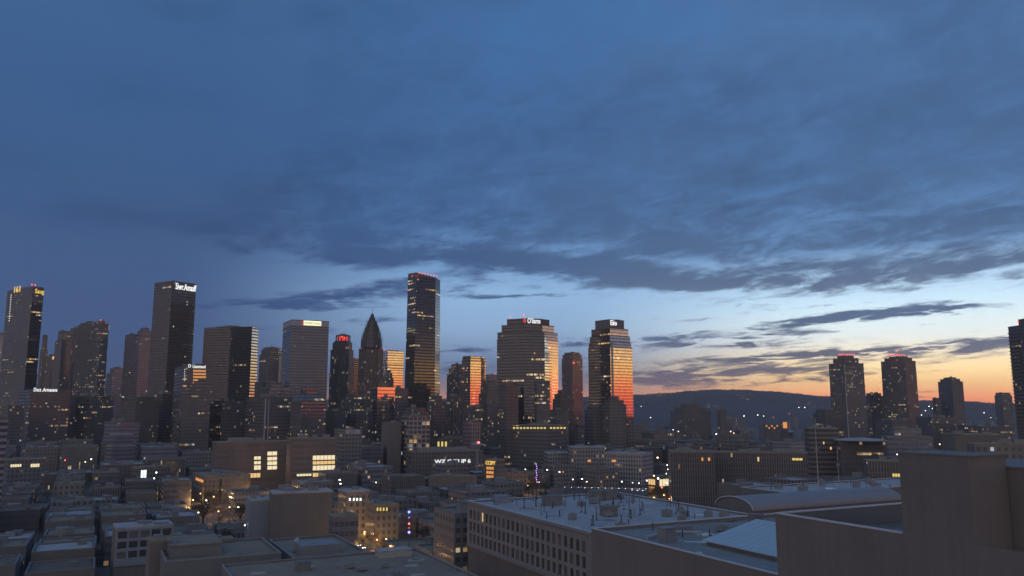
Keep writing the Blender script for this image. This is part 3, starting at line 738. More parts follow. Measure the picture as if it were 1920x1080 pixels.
mid('office_block', 'dim tall block under the red crowned tower', 960, 640, 660, 690, 738, 25, 'apart', [(748, 1.0), (738, .7)], 6)
mid('office_block', 'dark block under the spire tower with scattered lit rooms', 930, 668, 690, 716, 772, 30, 'apart', None, 7)
mid('office_block', 'dark slab right of the orange glowing block, below the golden banded tower', 960, 734, 744, 766, 728, 35, 'office_dark', None, 8)
mid('office_block', 'dark block with speckled lit rooms at the foot of the tallest tower', 860, 756, 778, 804, 764, 28, 'apart', [(772, 1), (764, .75)], 9)
mid('office_block', 'dark block between the tallest tower and the orange faced tower', 950, 832, 850, 876, 742, 30, 'gothic', [(752, 1), (742, .7)], 10)
mid('office_block', 'small dark block below the burning orange face', 900, 868, 884, 906, 764, 32, 'apart', None, 11)
mid('office_block', 'plum grey narrow block below the stepped dark tower', 800, 868, 882, 902, 790, 25, 'rose_stone', None, 12)
mid('office_block', 'dark block low between the massive tower and the red brick tower', 900, 1028, 1044, 1066, 768, 25, 'brick', None, 13)
mid('office_block', 'dark slab under the rose coloured tower with a pale line of roof lights', 930, 226, 256, 300, 744, 24, 'black_slab', [(752, 1), (744, .7)], 14)
mid('office_block', 'dark block under the black lettered tower, beside the orange floors', 980, 284, 306, 340, 738, 25, 'apart', None, 15)
mid('office_block', 'dim block at far left below the yellow lettered tower', 900, -10, 16, 46, 760, 25, 'apart', None, 16)
mid('office_block', 'dim grey block between the striped white lettered slab and the rose tower', 850, 196, 222, 262, 790, 25, 'bluegrey', None, 17)
mid('office_block', 'dim block right of the dark slab with the bright striped side', 1150, 478, 492, 520, 716, 30, 'dark_stone', None, 18)
mid('apartment_block', 'dark block with speckled lit rooms left of the two red-lit towers', 1100, 1524, 1546, 1580, 768, 24, 'apart', [(776, 1), (768, .8)], 19)
mid('apartment_block', 'dark block with lit rooms before the foot of the mast tower', 1000, 1640, 1672, 1712, 788, 26, 'apart', None, 20)
mid('apartment_block', 'dim block right of the mast tower below the orange strip tower', 1100, 1716, 1744, 1790, 782, 24, 'apart', None, 21)
mid('apartment_block', 'dim broad block with lit rooms below the small far square tower', 1000, 1796, 1840, 1896, 800, 18, 'apart', None, 22)
# ------------------------------------------------------------------ street grid of the near blocks
RX, RY = math.cos(R(27)), math.sin(R(27))
def G(r, l): return (r * RX - l * RY, r * RY + l * RX)          # r: along the cross streets, l: along the main street
def grl(x, y): return (x * RX + y * RY, -x * RY + y * RX)
def gpoly(r0, l0, r1, l1): return [G(r0, l0), G(r1, l0), G(r1, l1), G(r0, l1)]
def gbox(b, r0, l0, z0, r1, l1, z1): b.prism(gpoly(r0, l0, r1, l1), z0, z1, True, True)

class Block:
    """a grid-aligned building of the foreground"""
    def __init__(s, name, label, cat, r0, l0, r1, l1, h, mat, roof, para=.8, pt=.35, coping='coping', z0=0, cop_from=None):
        s.r0, s.l0, s.r1, s.l1, s.h, s.para = r0, l0, r1, l1, h, para
        c = G((r0 + r1) / 2, (l0 + l1) / 2); s.base = (c[0], c[1], z0)
        FOOT.append(gpoly(r0, l0, r1, l1))
        s.root = thing(name, s.base, label, cat)
        b = B(); b.prism(gpoly(r0, l0, r1, l1), z0, h, False); s.b(b, 'wall', mat)
        b = B(); gbox(b, r0 + pt + .01, l0 + pt + .01, h - para - .4, r1 - pt - .01, l1 - pt - .01, h - para); s.b(b, 'roof', roof)
        b = B()                                                       # parapet: four strips butted end to end
        for q in ((r0 + .003, l0 + .003, r1 - .003, l0 + pt), (r0 + .003, l1 - pt, r1 - .003, l1 - .003), (r0 + .003, l0 + pt, r0 + pt, l1 - pt), (r1 - pt, l0 + pt, r1 - .003, l1 - pt)):
            gbox(b, q[0], q[1], h - para - .3, q[2], q[3], h - .15)
        s.b(b, 'parapet', 'blank_grey')
        b = B(); e = .1
        for q in ((r0 - e, l0 - e, r1 + e, l0 + pt + e), (r0 - e, l1 - pt - e, r1 + e, l1 + e), (r0 - e, cop_from or l0 + pt + e, r0 + pt + e, l1 - pt - e), (r1 - pt - e, l0 + pt + e, r1 + e, l1 - pt - e)):
            gbox(b, q[0], q[1], h - .147, q[2], q[3], h + .06)
        s.b(b, 'coping', coping)
        s.zr = h - para
    def b(s, bld, name, mat): return bld.obj(name, mat, s.root, s.base)

def pane_grid(root, base, a, d, L, cols, rows, z0, z1, margin0, margin1, ww, depth, mwall, mpane, lit=None, wname='window', piername='pier_grid'):
    """piers and spandrels standing proud of the core wall, one pane in each opening; a: start (x,y), d: direction along the wall, outside to the right"""
    n = (d[1], -d[0]); g = B()
    def bx(u0, u1, za, zb, o0, o1):
        q = [(a[0] + d[0] * u + n[0] * o, a[1] + d[1] * u + n[1] * o) for u, o in ((u0, o1), (u1, o1), (u1, o0), (u0, o0))]
        g.prism(q, za, zb, True, True)
    sp = (L - margin0 - margin1) / cols; w_ = sp * ww
    xs = [margin0 + sp * (k + .5) for k in range(cols)]
    zz = sorted(rows)
    # spandrels run through, piers stand between them
    edges = [z0] + [q for r_ in zz for q in r_] + [z1]
    for k in range(0, len(edges), 2): bx(0, L, edges[k], edges[k + 1], 0, depth)
    for (za, zb) in zz:
        us = [0] + [q for x in xs for q in (x - w_ / 2, x + w_ / 2)] + [L]
        for k in range(0, len(us), 2): bx(us[k], us[k + 1], za, zb, 0, depth - .02)
    g.obj(piername, mwall, root, base)
    first = None
    for j, (za, zb) in enumerate(zz):
        for k, x in enumerate(xs):
            vr = (k * 37 + j * 91 + k * k * 13) % 11
            mat = (lit or {}).get((k, j), mpane if vr > 4 else 'glass_deep' if vr > 2 else 'glass_blind')
            hh = zb - za
            key = (mat, round(hh, 2))
            pb = B(); i_ = .02
            q = [(d[0] * u + n[0] * o, d[1] * u + n[1] * o) for u, o in ((-w_ / 2 + i_, .09), (w_ / 2 - i_, .09), (w_ / 2 - i_, .02), (-w_ / 2 + i_, .02))]
            pos = (a[0] + d[0] * x - base[0], a[1] + d[1] * x - base[1], za - base[2])
            if first is None or key not in first:
                first = first or {}
                pb.prism(q, i_, hh - i_, True, True)
                o = pb.obj(wname, mat, root, (0, 0, 0)); first[key] = o
                # glazing bars
                fb = B()
                for u0, u1, z_0, z_1 in ((-.04, .04, i_, hh - i_), (-w_ / 2 + i_, w_ / 2 - i_, hh * .5 - .04, hh * .5 + .04)):
                    if u0 == -.04:
                        for seg in ((i_, hh * .5 - .04), (hh * .5 + .04, hh - i_)):
                            fb.prism([(d[0] * u + n[0] * o_, d[1] * u + n[1] * o_) for u, o_ in ((u0, .15), (u1, .15), (u1, .092), (u0, .092))], seg[0], seg[1], True, True)
                    else:
                        fb.prism([(d[0] * u + n[0] * o_, d[1] * u + n[1] * o_) for u, o_ in ((u0, .15), (u1, .15), (u1, .092), (u0, .092))], z_0, z_1, True, True)
                fb.obj('glazing_bar', 'dark_metal', o, (0, 0, 0))
            else:
                o = copy_tree(first[key], root)
            o.parent = root; o.location = pos

# ------------------------------------------------------------------ F1: the long pale building with three rows of windows
F1 = Block('office_building', 'long pale masonry building with three rows of tall windows beside the dark street', 'building', 125.8, 197, 193, 283, 35, 'blank_dark', 'roof_light', .7, .5)
a = G(125.8, 283); e_ = G(125.8, 197); d = Vector((e_[0] - a[0], e_[1] - a[1])); L = d.length; d.normalize()
rows = [(20.3, 23.5), (24.6, 27.8), (28.9, 32.1)]
pane_grid(F1.root, F1.base, a, (d.x, d.y), L, 24, rows, 19.3, 34.3, 1.5, 2.2, .55, .5, 'pale_wall', 'glass', {(3, 2): 'room_warm'})
b = B(); gbox(b, 124.6, 196.4, 34.303, 125.2, 283.6, 34.9); gbox(b, 125.203, 196.4, 34.0, 125.297, 283.6, 34.8) ; F1.b(b, 'cornice', 'pale_wall')
b = B(); gbox(b, 125.0, 196.3, 19.3, 192.0, 196.98, 34.3); F1.b(b, 'end_wall', 'pale_wall')
b = B(); gbox(b, 124.9, 197.5, 18.7, 125.28, 282.5, 19.29); F1.b(b, 'string_course', 'pale_wall')
# roof furniture of F1
g = random.Random(5)
def roof_thing(name, label, cat, r, l, z, build, mat, group=None):
    bb = B(); build(bb, r, l, z); c = G(r, l)
    o = bb.obj(name, mat, None, (c[0], c[1], z)); tag(o, label, cat, group); return o
def acbox(w_, d_, h_):
    def f(bb, r, l, z):
        gbox(bb, r - w_ / 2, l - d_ / 2, z + .35, r + w_ / 2, l + d_ / 2, z + h_)
        for x in (-.4, .4):
            for y in (-.4, .4): gbox(bb, r + x * w_ - .1, l + y * d_ - .1, z, r + x * w_ + .1, l + y * d_ + .1, z + .35)
        c = G(r, l); bb.tube((*c, z + h_), (*c, z + h_ + .35), min(w_, d_) * .35, None, 10)
        gbox(bb, r - w_ / 2 - .08, l - d_ * .3, z + .6, r - w_ / 2, l + d_ * .3, z + h_ - .3)
    return f
def pipe(h_, rad):
    def f(bb, r, l, z):
        c = G(r, l); bb.tube((*c, z), (*c, z + h_), rad, None, 7); bb.tube((*c, z + h_), (*c, z + h_ + .3), rad * 1.7, rad * .6, 7)
        bb.tube((*c, z), (*c, z + .25), rad * 1.8, None, 7)
    return f
def mastf(h_, rad, arms=2):
    def f(bb, r, l, z):
        c = G(r, l); bb.tube((*c, z), (*c, z + h_), rad, rad * .5, 5); bb.tube((*c, z), (*c, z + .3), rad * 4, None, 6)
        for k in range(arms):
            q = z + h_ * (.55 + .2 * k); p0, p1 = G(r - .9, l), G(r + .9, l); bb.tube((*p0, q), (*p1, q), rad * .5, None, 4)
            bb.tube((*p0, q - .5), (*p0, q + .6), rad * .7, None, 4); bb.tube((*p1, q - .5), (*p1, q + .6), rad * .7, None, 4)
    return f
def hut(w_, d_, h_):
    def f(bb, r, l, z):
        gbox(bb, r - w_ / 2, l - d_ / 2, z, r + w_ / 2, l + d_ / 2, z + h_); gbox(bb, r - w_ / 2 - .2, l - d_ / 2 - .2, z + h_ + .002, r + w_ / 2 + .2, l + d_ / 2 + .2, z + h_ + .25)
        gbox(bb, r - w_ / 2 - .06, l - .5, z + .1, r - w_ / 2 - .002, l + .5, z + 2.1)
    return f
z = F1.zr
PF = 'on the long pale roof'
roof_thing('roof_hut', 'grey lift hut standing left of centre ' + PF, 'roof hut', 150, 262, z, hut(6, 5, 3.2), 'blank_grey')
roof_thing('roof_hut', 'pale low hut at the far edge, near the lit street, ' + PF, 'roof hut', 137, 277, z, hut(5, 4, 2.4), 'white_wall')
roof_thing('roof_hut', 'brownish stair hut near the middle ' + PF, 'roof hut', 152, 228, z, hut(4.5, 4, 3.0), 'blank_brown')
roof_thing('roof_hut', 'wide dark plant hut at the back ' + PF, 'roof hut', 176, 268, z, hut(10, 5, 3.4), 'blank_grey')
for k in range(14):
    roof_thing('air_conditioner', 'grey air conditioning box on legs ' + PF, 'air conditioner', 133 + g.random() * 52, 203 + g.random() * 74, z, acbox(g.uniform(1.6, 3), g.uniform(1.4, 2.4), g.uniform(1.4, 2.2)), 'plant', 'air conditioners on the long pale roof')
for k in range(48):
    roof_thing('vent_pipe', 'thin dark vent pipe standing ' + PF, 'vent pipe', 131 + g.random() * 58, 200 + g.random() * 80, z, pipe(g.uniform(1.2, 3.6), g.uniform(.1, .2)), 'dark_metal', 'vent pipes on the long pale roof')
for k in range(9):
    roof_thing('antenna_mast', 'slim antenna mast with short arms ' + PF, 'antenna', 133 + g.random() * 54, 204 + g.random() * 74, z, mastf(g.uniform(4, 8), .09), 'dark_metal', 'antenna masts on the long pale roof')
roof_thing('antenna_mast', 'tallest reddish mast ' + PF, 'antenna', 156, 222, z, mastf(9, .17, 1), 'blank_brown')
def rail(r0, l0, r1, l1):
    def f(bb, r, l, z):
        n_ = max(2, int(math.hypot(r1 - r0, l1 - l0) / 2)); 
        for k in range(n_ + 1):
            c = G(r0 + (r1 - r0) * k / n_, l0 + (l1 - l0) * k / n_); bb.tube((*c, z), (*c, z + 1.1), .035, None, 4)
        for hh in (.55, 1.1):
            bb.tube((*G(r0, l0), z + hh), (*G(r1, l1), z + hh), .03, None, 4)
    return f
for q in ((134, 250, 134, 274), (165, 236, 188, 236), (165, 236, 165, 256), (172, 210, 172, 230), (140, 212, 158, 212), (158, 212, 158, 236), (146, 240, 146, 270), (160, 204, 186, 204)):
    roof_thing('roof_railing', 'thin metal railing along the walkway ' + PF, 'railing', (q[0] + q[2]) / 2, (q[1] + q[3]) / 2, z, rail(*q), 'plant', 'railings on the long pale roof')

# ------------------------------------------------------------------ F2: dark walled building with gabled metal roof
F2 = Block('warehouse', 'dark blank-walled building with pale coping in front of the long windowed one', 'building', 118.6, 110, 188, 186.3, 38, 'blank_dark', 'roof_blue', 1.0, .6)
b = B(); z = F2.zr
e0, rd, e1, l0, l1 = 131.5, 149, 167, 127, 157
q = lambda r, l, zz: (*G(r, l), zz)
zE, zR = 38.2, 42
b.face([q(e0, l1, zE), q(e0, l0, zE), q(rd, l0, zR), q(rd, l1, zR)]); b.face([q(rd, l1, zR), q(rd, l0, zR), q(e1, l0, zE), q(e1, l1, zE)])
b.face([q(e0, l1, zE - .25), q(rd, l1, zR - .25), q(rd, l0, zR - .25), q(e0, l0, zE - .25)]); b.face([q(rd, l1, zR - .25), q(e1, l1, zE - .25), q(e1, l0, zE - .25), q(rd, l0, zR - .25)])
b.face([q(e0, l1, zE), q(e0, l1, zE - .25), q(e0, l0, zE - .25), q(e0, l0, zE)])
for l in (l0, l1):
    b.face([q(e0, l, zE), q(rd, l, zR), q(rd, l, zR - .25), q(e0, l, zE - .25)]); b.face([q(rd, l, zR), q(e1, l, zE), q(e1, l, zE - .25), q(rd, l, zR - .25)])
F2.b(b, 'gable_roof', 'roof_metal')
b = B(); pl = [(e0 + .8, zE - .3)]
gbox(b, e0 + .8, l0 + .6, z, e1 - .8, l1 - .6, zE - .35)
for l in (l0 + .6, l1 - .6): b.face([q(e0 + .8, l, zE - .35), q(rd, l, zR - .4), q(e1 - .8, l, zE - .35)])
F2.b(b, 'gable_wall', 'blank_grey')
seam = B()
for k in range(1, 12):
    l = l0 + (l1 - l0) * k / 12
    seam.tube(q(e0, l, zE + .02), q(rd, l, zR + .02), .04, None, 4)
F2.b(seam, 'roof_seam', 'roof_metal')
PG = 'beside the gabled metal roof'
roof_thing('chimney', 'square grey chimney stack standing at the gabled metal roof', 'chimney', 152, 160.5, z, hut(2.6, 2.6, 5.4), 'blank_grey')
roof_thing('roof_hut', 'square grey vent house near the left edge ' + PG, 'roof hut', 127, 165, z, hut(3.4, 3.2, 3.2), 'plant')
roof_thing('air_conditioner', 'long low cooling unit lying ' + PG, 'air conditioner', 139, 176, z, acbox(9, 2.2, 1.5), 'plant')
roof_thing('air_conditioner', 'small cooling unit at the far side ' + PG, 'air conditioner', 150, 171, z, acbox(2.6, 2.2, 1.7), 'plant')
for k in range(6): roof_thing('vent_pipe', 'short vent pipe ' + PG, 'vent pipe', 123 + g.random() * 26, 161 + g.random() * 22, z, pipe(g.uniform(.8, 1.8), .14), 'dark_metal', 'vent pipes by the gabled metal roof')
roof_thing('duct', 'bent pale duct running across the roof ' + PG, 'duct', 131, 172, z, lambda bb, r, l, zz: (bb.tube((*G(124, 169), zz + .7), (*G(134, 174), zz + .7), .35, None, 8), bb.tube((*G(134, 174), zz + .7), (*G(141, 169), zz + .7), .35, None, 8), bb.tube((*G(124, 169), zz), (*G(124, 169), zz + .9), .3, None, 8), bb.tube((*G(141, 169), zz), (*G(141, 169), zz + .9), .3, None, 8)), 'light_metal')

# ------------------------------------------------------------------ F3: the nearest, darkest building with a tall penthouse
F3 = Block('apartment_building', 'nearest building, dark plain walls, recessed flat roof and a tall square penthouse', 'building', 104.1, 38, 172, 105.2, 52, 'blank_dark', 'roof_dark', 3.2, .7, cop_from=80.6)
b = B(); gbox(b, 104.07, 69.7, 47.5, 112.2, 80.3, 63.3); F3.b(b, 'penthouse', 'blank_dark')
b = B(); gbox(b, 103.95, 69.55, 63.303, 112.35, 80.45, 63.5); F3.b(b, 'penthouse_coping', 'blank_grey')
b = B(); gbox(b, 112.4, 66, 47.5, 130, 79, 61.6); F3.b(b, 'penthouse_wing', 'blank_brown')
b = B(); gbox(b, 112.21, 65.9, 61.603, 130.1, 79.1, 61.8); F3.b(b, 'wing_coping', 'blank_grey')
roof_thing('roof_hut', 'rounded dark tank at the foot of the tall square penthouse', 'tank', 108.3, 84.5, F3.zr, lambda bb, r, l, zz: (bb.tube((*G(r, l), zz), (*G(r, l), zz + 2.4), 1.5, None, 12), bb.tube((*G(r, l), zz + 2.4), (*G(r, l), zz + 2.9), 1.5, .4, 12)), 'plant').name = 'water_tank'

# ------------------------------------------------------------------ F5: vaulted hall and the flat roof behind
c5 = G(238, 222); base = (c5[0], c5[1], 0); FOOT.append(gpoly(200, 212, 276, 232))
F5 = thing('vaulted_hall', base, 'hall with a broad barrel-vaulted grey roof behind the gabled metal roof', 'hall')
b = B(); gbox(b, 200.8, 213.2, 0, 275.8, 230.8, 34.7); b.obj('wall', 'blank_grey', F5, base)
v = B(); N = 14; arc = [(222 + 9.4 * math.cos(math.pi - math.pi * k / N), 35 + 3.7 * math.sin(math.pi * k / N)) for k in range(N + 1)]
for (la, za), (lb, zb) in zip(arc, arc[1:]):
    v.face([q(200.3, lb, zb), q(200.3, la, za), q(276, la, za), q(276, lb, zb)]) ; v.face([q(200.3, la, za - .3), q(200.3, lb, zb - .3), q(276, lb, zb - .3), q(276, la, za - .3)])
    v.face([q(200.3, la, za), q(200.3, lb, zb), q(200.3, lb, zb - .3), q(200.3, la, za - .3)])
v.obj('vault_roof', 'vault', F5, base)
ge = B(); ge.face([q(200.8, l, zz - .32) for l, zz in arc] ); ge.obj('gable_end', 'blank_grey', F5, base)
tr = B()
for (la, za), (lb, zb) in zip(arc, arc[1:]): tr.tube(q(200.3, la, za + .05), q(200.3, lb, zb + .05), .22, None, 4)
tr.obj('gable_trim', 'coping', F5, base)
F5b = Block('flat_roofed_hall', 'long low hall with a pale cluttered flat roof behind the vaulted one', 'hall', 246, 238, 345, 268, 36, 'blank_grey', 'roof_light', .6, .4)
PH = 'on the flat roof behind the vaulted hall'
for k in range(7): roof_thing('air_conditioner', 'cooling unit on legs standing ' + PH, 'air conditioner', 255 + g.random() * 80, 242 + g.random() * 22, 35.4, acbox(g.uniform(2, 4), g.uniform(1.6, 2.6), g.uniform(1.4, 2.6)), 'plant', 'cooling units behind the vaulted hall')
for k in range(10): roof_thing('vent_pipe', 'vent pipe standing ' + PH, 'vent pipe', 252 + g.random() * 88, 241 + g.random() * 24, 35.4, pipe(g.uniform(.8, 2.4), .16), 'dark_metal', 'vent pipes behind the vaulted hall')
roof_thing('antenna_mast', 'tall thin pale mast rising behind the vaulted hall, near the dark offices', 'antenna', *grl(*P(1534, 900, 345).xy), 35.4, mastf(zat(783, 345) - 35.4, .2, 1), 'light_metal')
roof_thing('antenna_mast', 'shorter pale mast just right of the tall thin pale mast', 'antenna', *grl(*P(1573, 900, 350).xy), 35.4, mastf(zat(835, 350) - 35.4, .16, 1), 'light_metal')

# ------------------------------------------------------------------ F6, F7, F8, F9: roofs at the lower left
F6 = Block('flat_roofed_building', 'wide dark flat-roofed building at the bottom, left of the dark street', 'building', 38, 223, 103.7, 279, 20, 'blank_brown', 'roof_mid', .7, .4, 'coping_dark')
PB = 'on the wide dark roof at bottom'
roof_thing('roof_hut', 'low pale plant house at the far right corner ' + PB, 'roof hut', 93, 272, 19.3, hut(11, 6, 2.2), 'roof_light')
roof_thing('roof_hut', 'small grey stair hut left of centre ' + PB, 'roof hut', 60, 262, 19.3, hut(4, 4, 2.6), 'blank_grey')
for k in range(6): roof_thing('air_conditioner', 'grey cooling box ' + PB, 'air conditioner', 45 + g.random() * 52, 232 + g.random() * 42, 19.3, acbox(g.uniform(2, 3.6), g.uniform(1.6, 2.6), g.uniform(1.2, 2)), 'plant', 'cooling boxes on the wide dark roof')
for k in range(8): roof_thing('skylight', 'low flat skylight ' + PB, 'skylight', 45 + g.random() * 54, 232 + g.random() * 42, 19.3, lambda bb, r, l, zz: (gbox(bb, r - 2.2, l - 1.1, zz, r + 2.2, l + 1.1, zz + .3), gbox(bb, r - 2, l - .9, zz + .303, r + 2, l + .9, zz + .45)), 'roof_light', 'skylights on the wide dark roof')
F7 = Block('flat_roofed_building', 'stepped grey roofed building left of the wide dark roof at bottom', 'building', 22, 286, 58, 322, 21, 'blank_grey', 'roof_mid', .9, .4, 'coping_dark')
b = B(); gbox(b, 24, 296, 20.1, 40, 316, 24); F7.b(b, 'upper_storey', 'blank_grey'); b = B(); gbox(b, 23.7, 295.7, 24.003, 40.3, 316.3, 24.4); F7.b(b, 'upper_roof', 'roof_mid')
F7b = Block('flat_roofed_building', 'grey building with ribbed plant box on its roof, below the dark blank wall', 'building', 62, 286, 88, 330, 19, 'blank_brown', 'roof_mid', .9, .4, 'coping_dark')
b = B()
gbox(b, 66, 292, 18.1, 80, 304, 21.5)
for k in range(12): gbox(b, 65.9 + k * 1.2, 291.9, 18.2, 66.3 + k * 1.2, 291.999, 21.4)
F7b.b(b, 'plant_box', 'plant')
roof_thing('satellite_dish', 'small pale dish on the grey roof with the ribbed plant box', 'dish', 70, 316, 18.1, lambda bb, r, l, zz: (bb.tube((*G(r, l), zz), (*G(r, l), zz + 1.6), .12, None, 6), bb.tube((*G(r, l), zz + 1.5), (*G(r - .5, l - .5), zz + 2.0), .1, 1.1, 10)), 'roof_light')
T = BOX('blank_walled_building', 'building with a broad dark blank wall and bluish roof, lower left of centre', 'building', 385, 505, 512, 624, 924, 7, 'blank_darker', None, 'roof_light'); T.rooftop(4, 2.5, seed=90)
T = BOX('low_building', 'low pale annexe joined to the left of the dark blank wall', 'building', 392, 462, 470, 512, 938, 7, 'white_wall', None, 'roof_light'); T.rooftop(2, 1.5, seed=91)
T = BOX('low_building', 'teal grey box-like building right of the dark blank wall', 'building', 345, 617, 624, 672, 968, 10, 'bluegrey', None, 'roof_mid'); T.rooftop(2, 1.2, seed=92)
T = BOX('office_building', 'small bluish white building with a square grid of dark windows, lower left', 'building', 330, 212, 218, 326, 990, 5, 'blank_dark', None, 'roof_light')
a, b_ = T.facet(1); d = (b_ - a).normalized(); zt = T.ztop
pane_grid(T.root, T.base, a.xy, (d.x, d.y), (b_ - a).length, 5, [(zt - 4.3, zt - 1.5), (zt - 8.1, zt - 5.5), (zt - 11.9, zt - 9.3)], zt - 15, zt - .9, .4, .4, .8, .5, 'white_wall', 'glass'); T.rooftop(3, 1.4, seed=93)
T = BOX('blank_walled_building', 'brown box-like block in front of the small grid-windowed building', 'building', 285, 276, 283, 357, 1014, 8, 'blank_brown', None, 'roof_mid'); T.rooftop(2, 1.2, seed=94)
T = BOX('blank_walled_building', 'dark block right of the brown box-like block at lower left', 'building', 300, 352, 358, 440, 1016, 8, 'blank_darker', None, 'roof_mid'); T.rooftop(2, 1.2, seed=95)
T = BOX('car_park', 'tall louvred slab with pale bands cut by the left edge of the photo', 'building', 420, -70, -40, 16, 784, 20, 'louvre', [(1000, 1.02), (784, 1.0)]); T.rooftop(1, 2, seed=96)

# ------------------------------------------------------------------ the middle distance
def litwin(T, i, x0, x1, y0, y1, mat, cols=2, name='window'):
    o = T.panel(i, x0, x1, y0, y1, mat, name)
    bars = B()
    for k in range(cols + 1):
        x = x0 + (x1 - x0) * k / cols
        p, d, n = T.at(i, x, y1, out=.16); zt = T.at(i, x0, y0)[0].z
        bars.box(-.12, -.12, p.z, .12, 0, zt, tuple(d.xy), (p.x, p.y))
    me = bars.obj('window_bar', 'dark_metal', o, T.base)
    return o
T = BOX('brown_office', 'wide brown panelled building with bright stacked windows below the pale grid tower', 'building', 650, 398, 406, 547, 829, 9, 'brown_plain', None, 'roof_mid'); T.rooftop(4, 3, seed=100)
for y0, y1 in ((856, 862), (865, 870.5), (873, 881)): litwin(T, 1, 476, 489, y0, y1, 'room_pale')
for y0, y1 in ((847, 854), (857, 863.5), (865.5, 872), (874, 880.5)): litwin(T, 1, 501, 519.5, y0, y1, 'room_pale')
litwin(T, 1, 461, 488, 888, 896, 'room_warm', 4, 'shop_window')
T = BOX('brown_office', 'brown block with four wide lit floors, right half of the brown panelled pair', 'building', 640, 538, 546, 632, 822, 9, 'brown_plain', None, 'roof_mid'); T.rooftop(3, 3, seed=101)
for y0, y1, m_ in ((854.5, 862.5, 'room_pale'), (865, 871, 'room_warm'), (873.5, 882, 'room_pale'), (887, 894, 'room_warm')): litwin(T, 1, 586, 628, y0, y1, m_, 6)
o = litwin(T, 1, 556, 584, 889, 893, 'room_pale', 5, 'shop_window')
cp = B(); p, d, n = T.at(1, 552, 887.5); p2, _, _ = T.at(1, 588, 887.5); w_ = (p2 - p).length
cp.box(0, -4, p.z, w_, -.45, p.z + .5, tuple(d.xy), (p.x, p.y)); T.b(cp, 'canopy', 'white_wall')
T = BOX('low_building', 'low dark building left of the brown panelled pair, with orange lit corner windows', 'building', 600, 362, 384, 470, 893, 12, 'brick', None, 'roof_mid'); litwin(T, 0, 367, 381, 882 + 13, 888 + 12, 'room_orange'); T.rooftop(3, 2, seed=102)
T = BOX('office_building', 'grey block with a pale name board along its top edge, right of the brown pair', 'building', 720, 627, 641, 679, 806, 12, 'concrete', None, 'roof_mid'); T.panel(1, 648, 675, 806.5, 814, 'board', 'name_board', out=.5); T.sign(1, 'LITT', 655, 667, 808, 812.5, 'dark_metal'); T.rooftop(2, 2, seed=103); litwin(T, 1, 666, 671, 866, 877, 'room_orange', 1)
T = BOX('office_building', 'plain brown slab left of the white gridded block', 'building', 800, 716, 727, 753, 792, 14, 'blank_brown', None, 'roof_mid'); T.rooftop(2, 2.5, seed=104)
T = BOX('office_building', 'narrow white gridded block with pinkish lit rooms at the foot of the tallest tower', 'building', 790, 752, 767.5, 806, 780, 14, 'grid_lit', None, 'roof_mid'); T.rooftop(2, 2.5, seed=105)
T = BOX('low_building', 'dark low block with a row of four tall yellow windows', 'building', 900, 800, 807, 884, 822, 12, 'office_dark', None, 'roof_mid')
for k in range(4): litwin(T, 1, 813 + k * 7, 817 + k * 7, 828, 837, 'room_yellow', 1)
T.rooftop(3, 2.5, seed=106)
T = BOX('long_building', 'long dark building with a broken row of white lit letters along its front', 'building', 700, 762, 772, 906, 847, 10, 'brick', None, 'roof_mid'); T.sign(1, 'WZ C IIII IP 6', 815, 882, 862, 869, 'white_sign'); T.rooftop(5, 3, seed=107)
T = BOX('shop_building', 'small glass fronted shop lit white inside, beside the tan walled block', 'building', 640, 741, 790, 807, 897, 62, 'brick', None, 'roof_light')
litwin(T, 0, 742, 757, 899, 914, 'room_white', 3, 'shop_window'); litwin(T, 0, 758, 771, 899, 909, 'room_white', 2, 'shop_window'); litwin(T, 0, 774, 788, 899, 912, 'room_pale', 3, 'shop_window'); T.rooftop(2, 1.2, seed=108)
T = BOX('low_building', 'tan blank walled block right of the white lit shop', 'building', 615, 804, 880, 894, 893, 66, 'tan_wall', None, 'roof_mid'); T.rooftop(2, 1.4, seed=109)
T = BOX('shop_building', 'narrow block with a yellow sign and orange lit front by the lit street', 'building', 640, 907, 931, 947, 862, 58, 'brick', None, 'roof_mid'); T.sign(0, 'CCSPY', 911, 929, 864, 871, 'yellow_sign')
for k in range(4): litwin(T, 0, 912, 926, 875 + k * 8, 880 + k * 8, 'room_orange', 3)
T.rooftop(1, 2, seed=110)
T = BOX('office_building', 'dark block with a line of yellow lights along its roof edge', 'building', 820, 955, 1028, 1064, 797, 60, 'office_dark', None, 'roof_mid'); T.rooftop(3, 2.5, seed=111)
for k in range(10): T.panel(0, 962 + k * 6.4, 966 + k * 6.4, 801, 804, 'room_yellow', 'edge_light')
for k in range(5): T.panel(1, 1031 + k * 6.4, 1035 + k * 6.4, 801, 804, 'room_yellow', 'edge_light')
T = BOX('office_building', 'pale grey block of small windows, leftmost of the pale row behind the long roof', 'building', 775, 1020, 1028, 1072, 849, 10, 'pale', None, 'roof_light'); T.rooftop(3, 1.8, seed=112)
T = BOX('office_building', 'pale classical block in the middle of the pale row, with an orange lamp', 'building', 755, 1064, 1071, 1136, 838, 8, 'pale', None, 'roof_light'); T.rooftop(3, 2.2, seed=113); T.panel(1, 1102, 1108, 862, 866, 'room_orange', 'lit_awning')
T = BOX('office_building', 'pale columned block at the right end of the pale row, right side catching light', 'building', 738, 1128, 1203, 1224, 850, 68, 'pale', None, 'roof_light'); T.rooftop(3, 2, seed=114); T.panel(0, 1147, 1155, 862, 866, 'room_orange', 'lit_awning')
T = BOX('office_building', 'pinkish block with a few lit rooms left of the dark hillside', 'building', 900, 1156, 1164, 1202, 797, 14, 'tan', None, 'roof_mid'); T.rooftop(2, 1.8, seed=115)
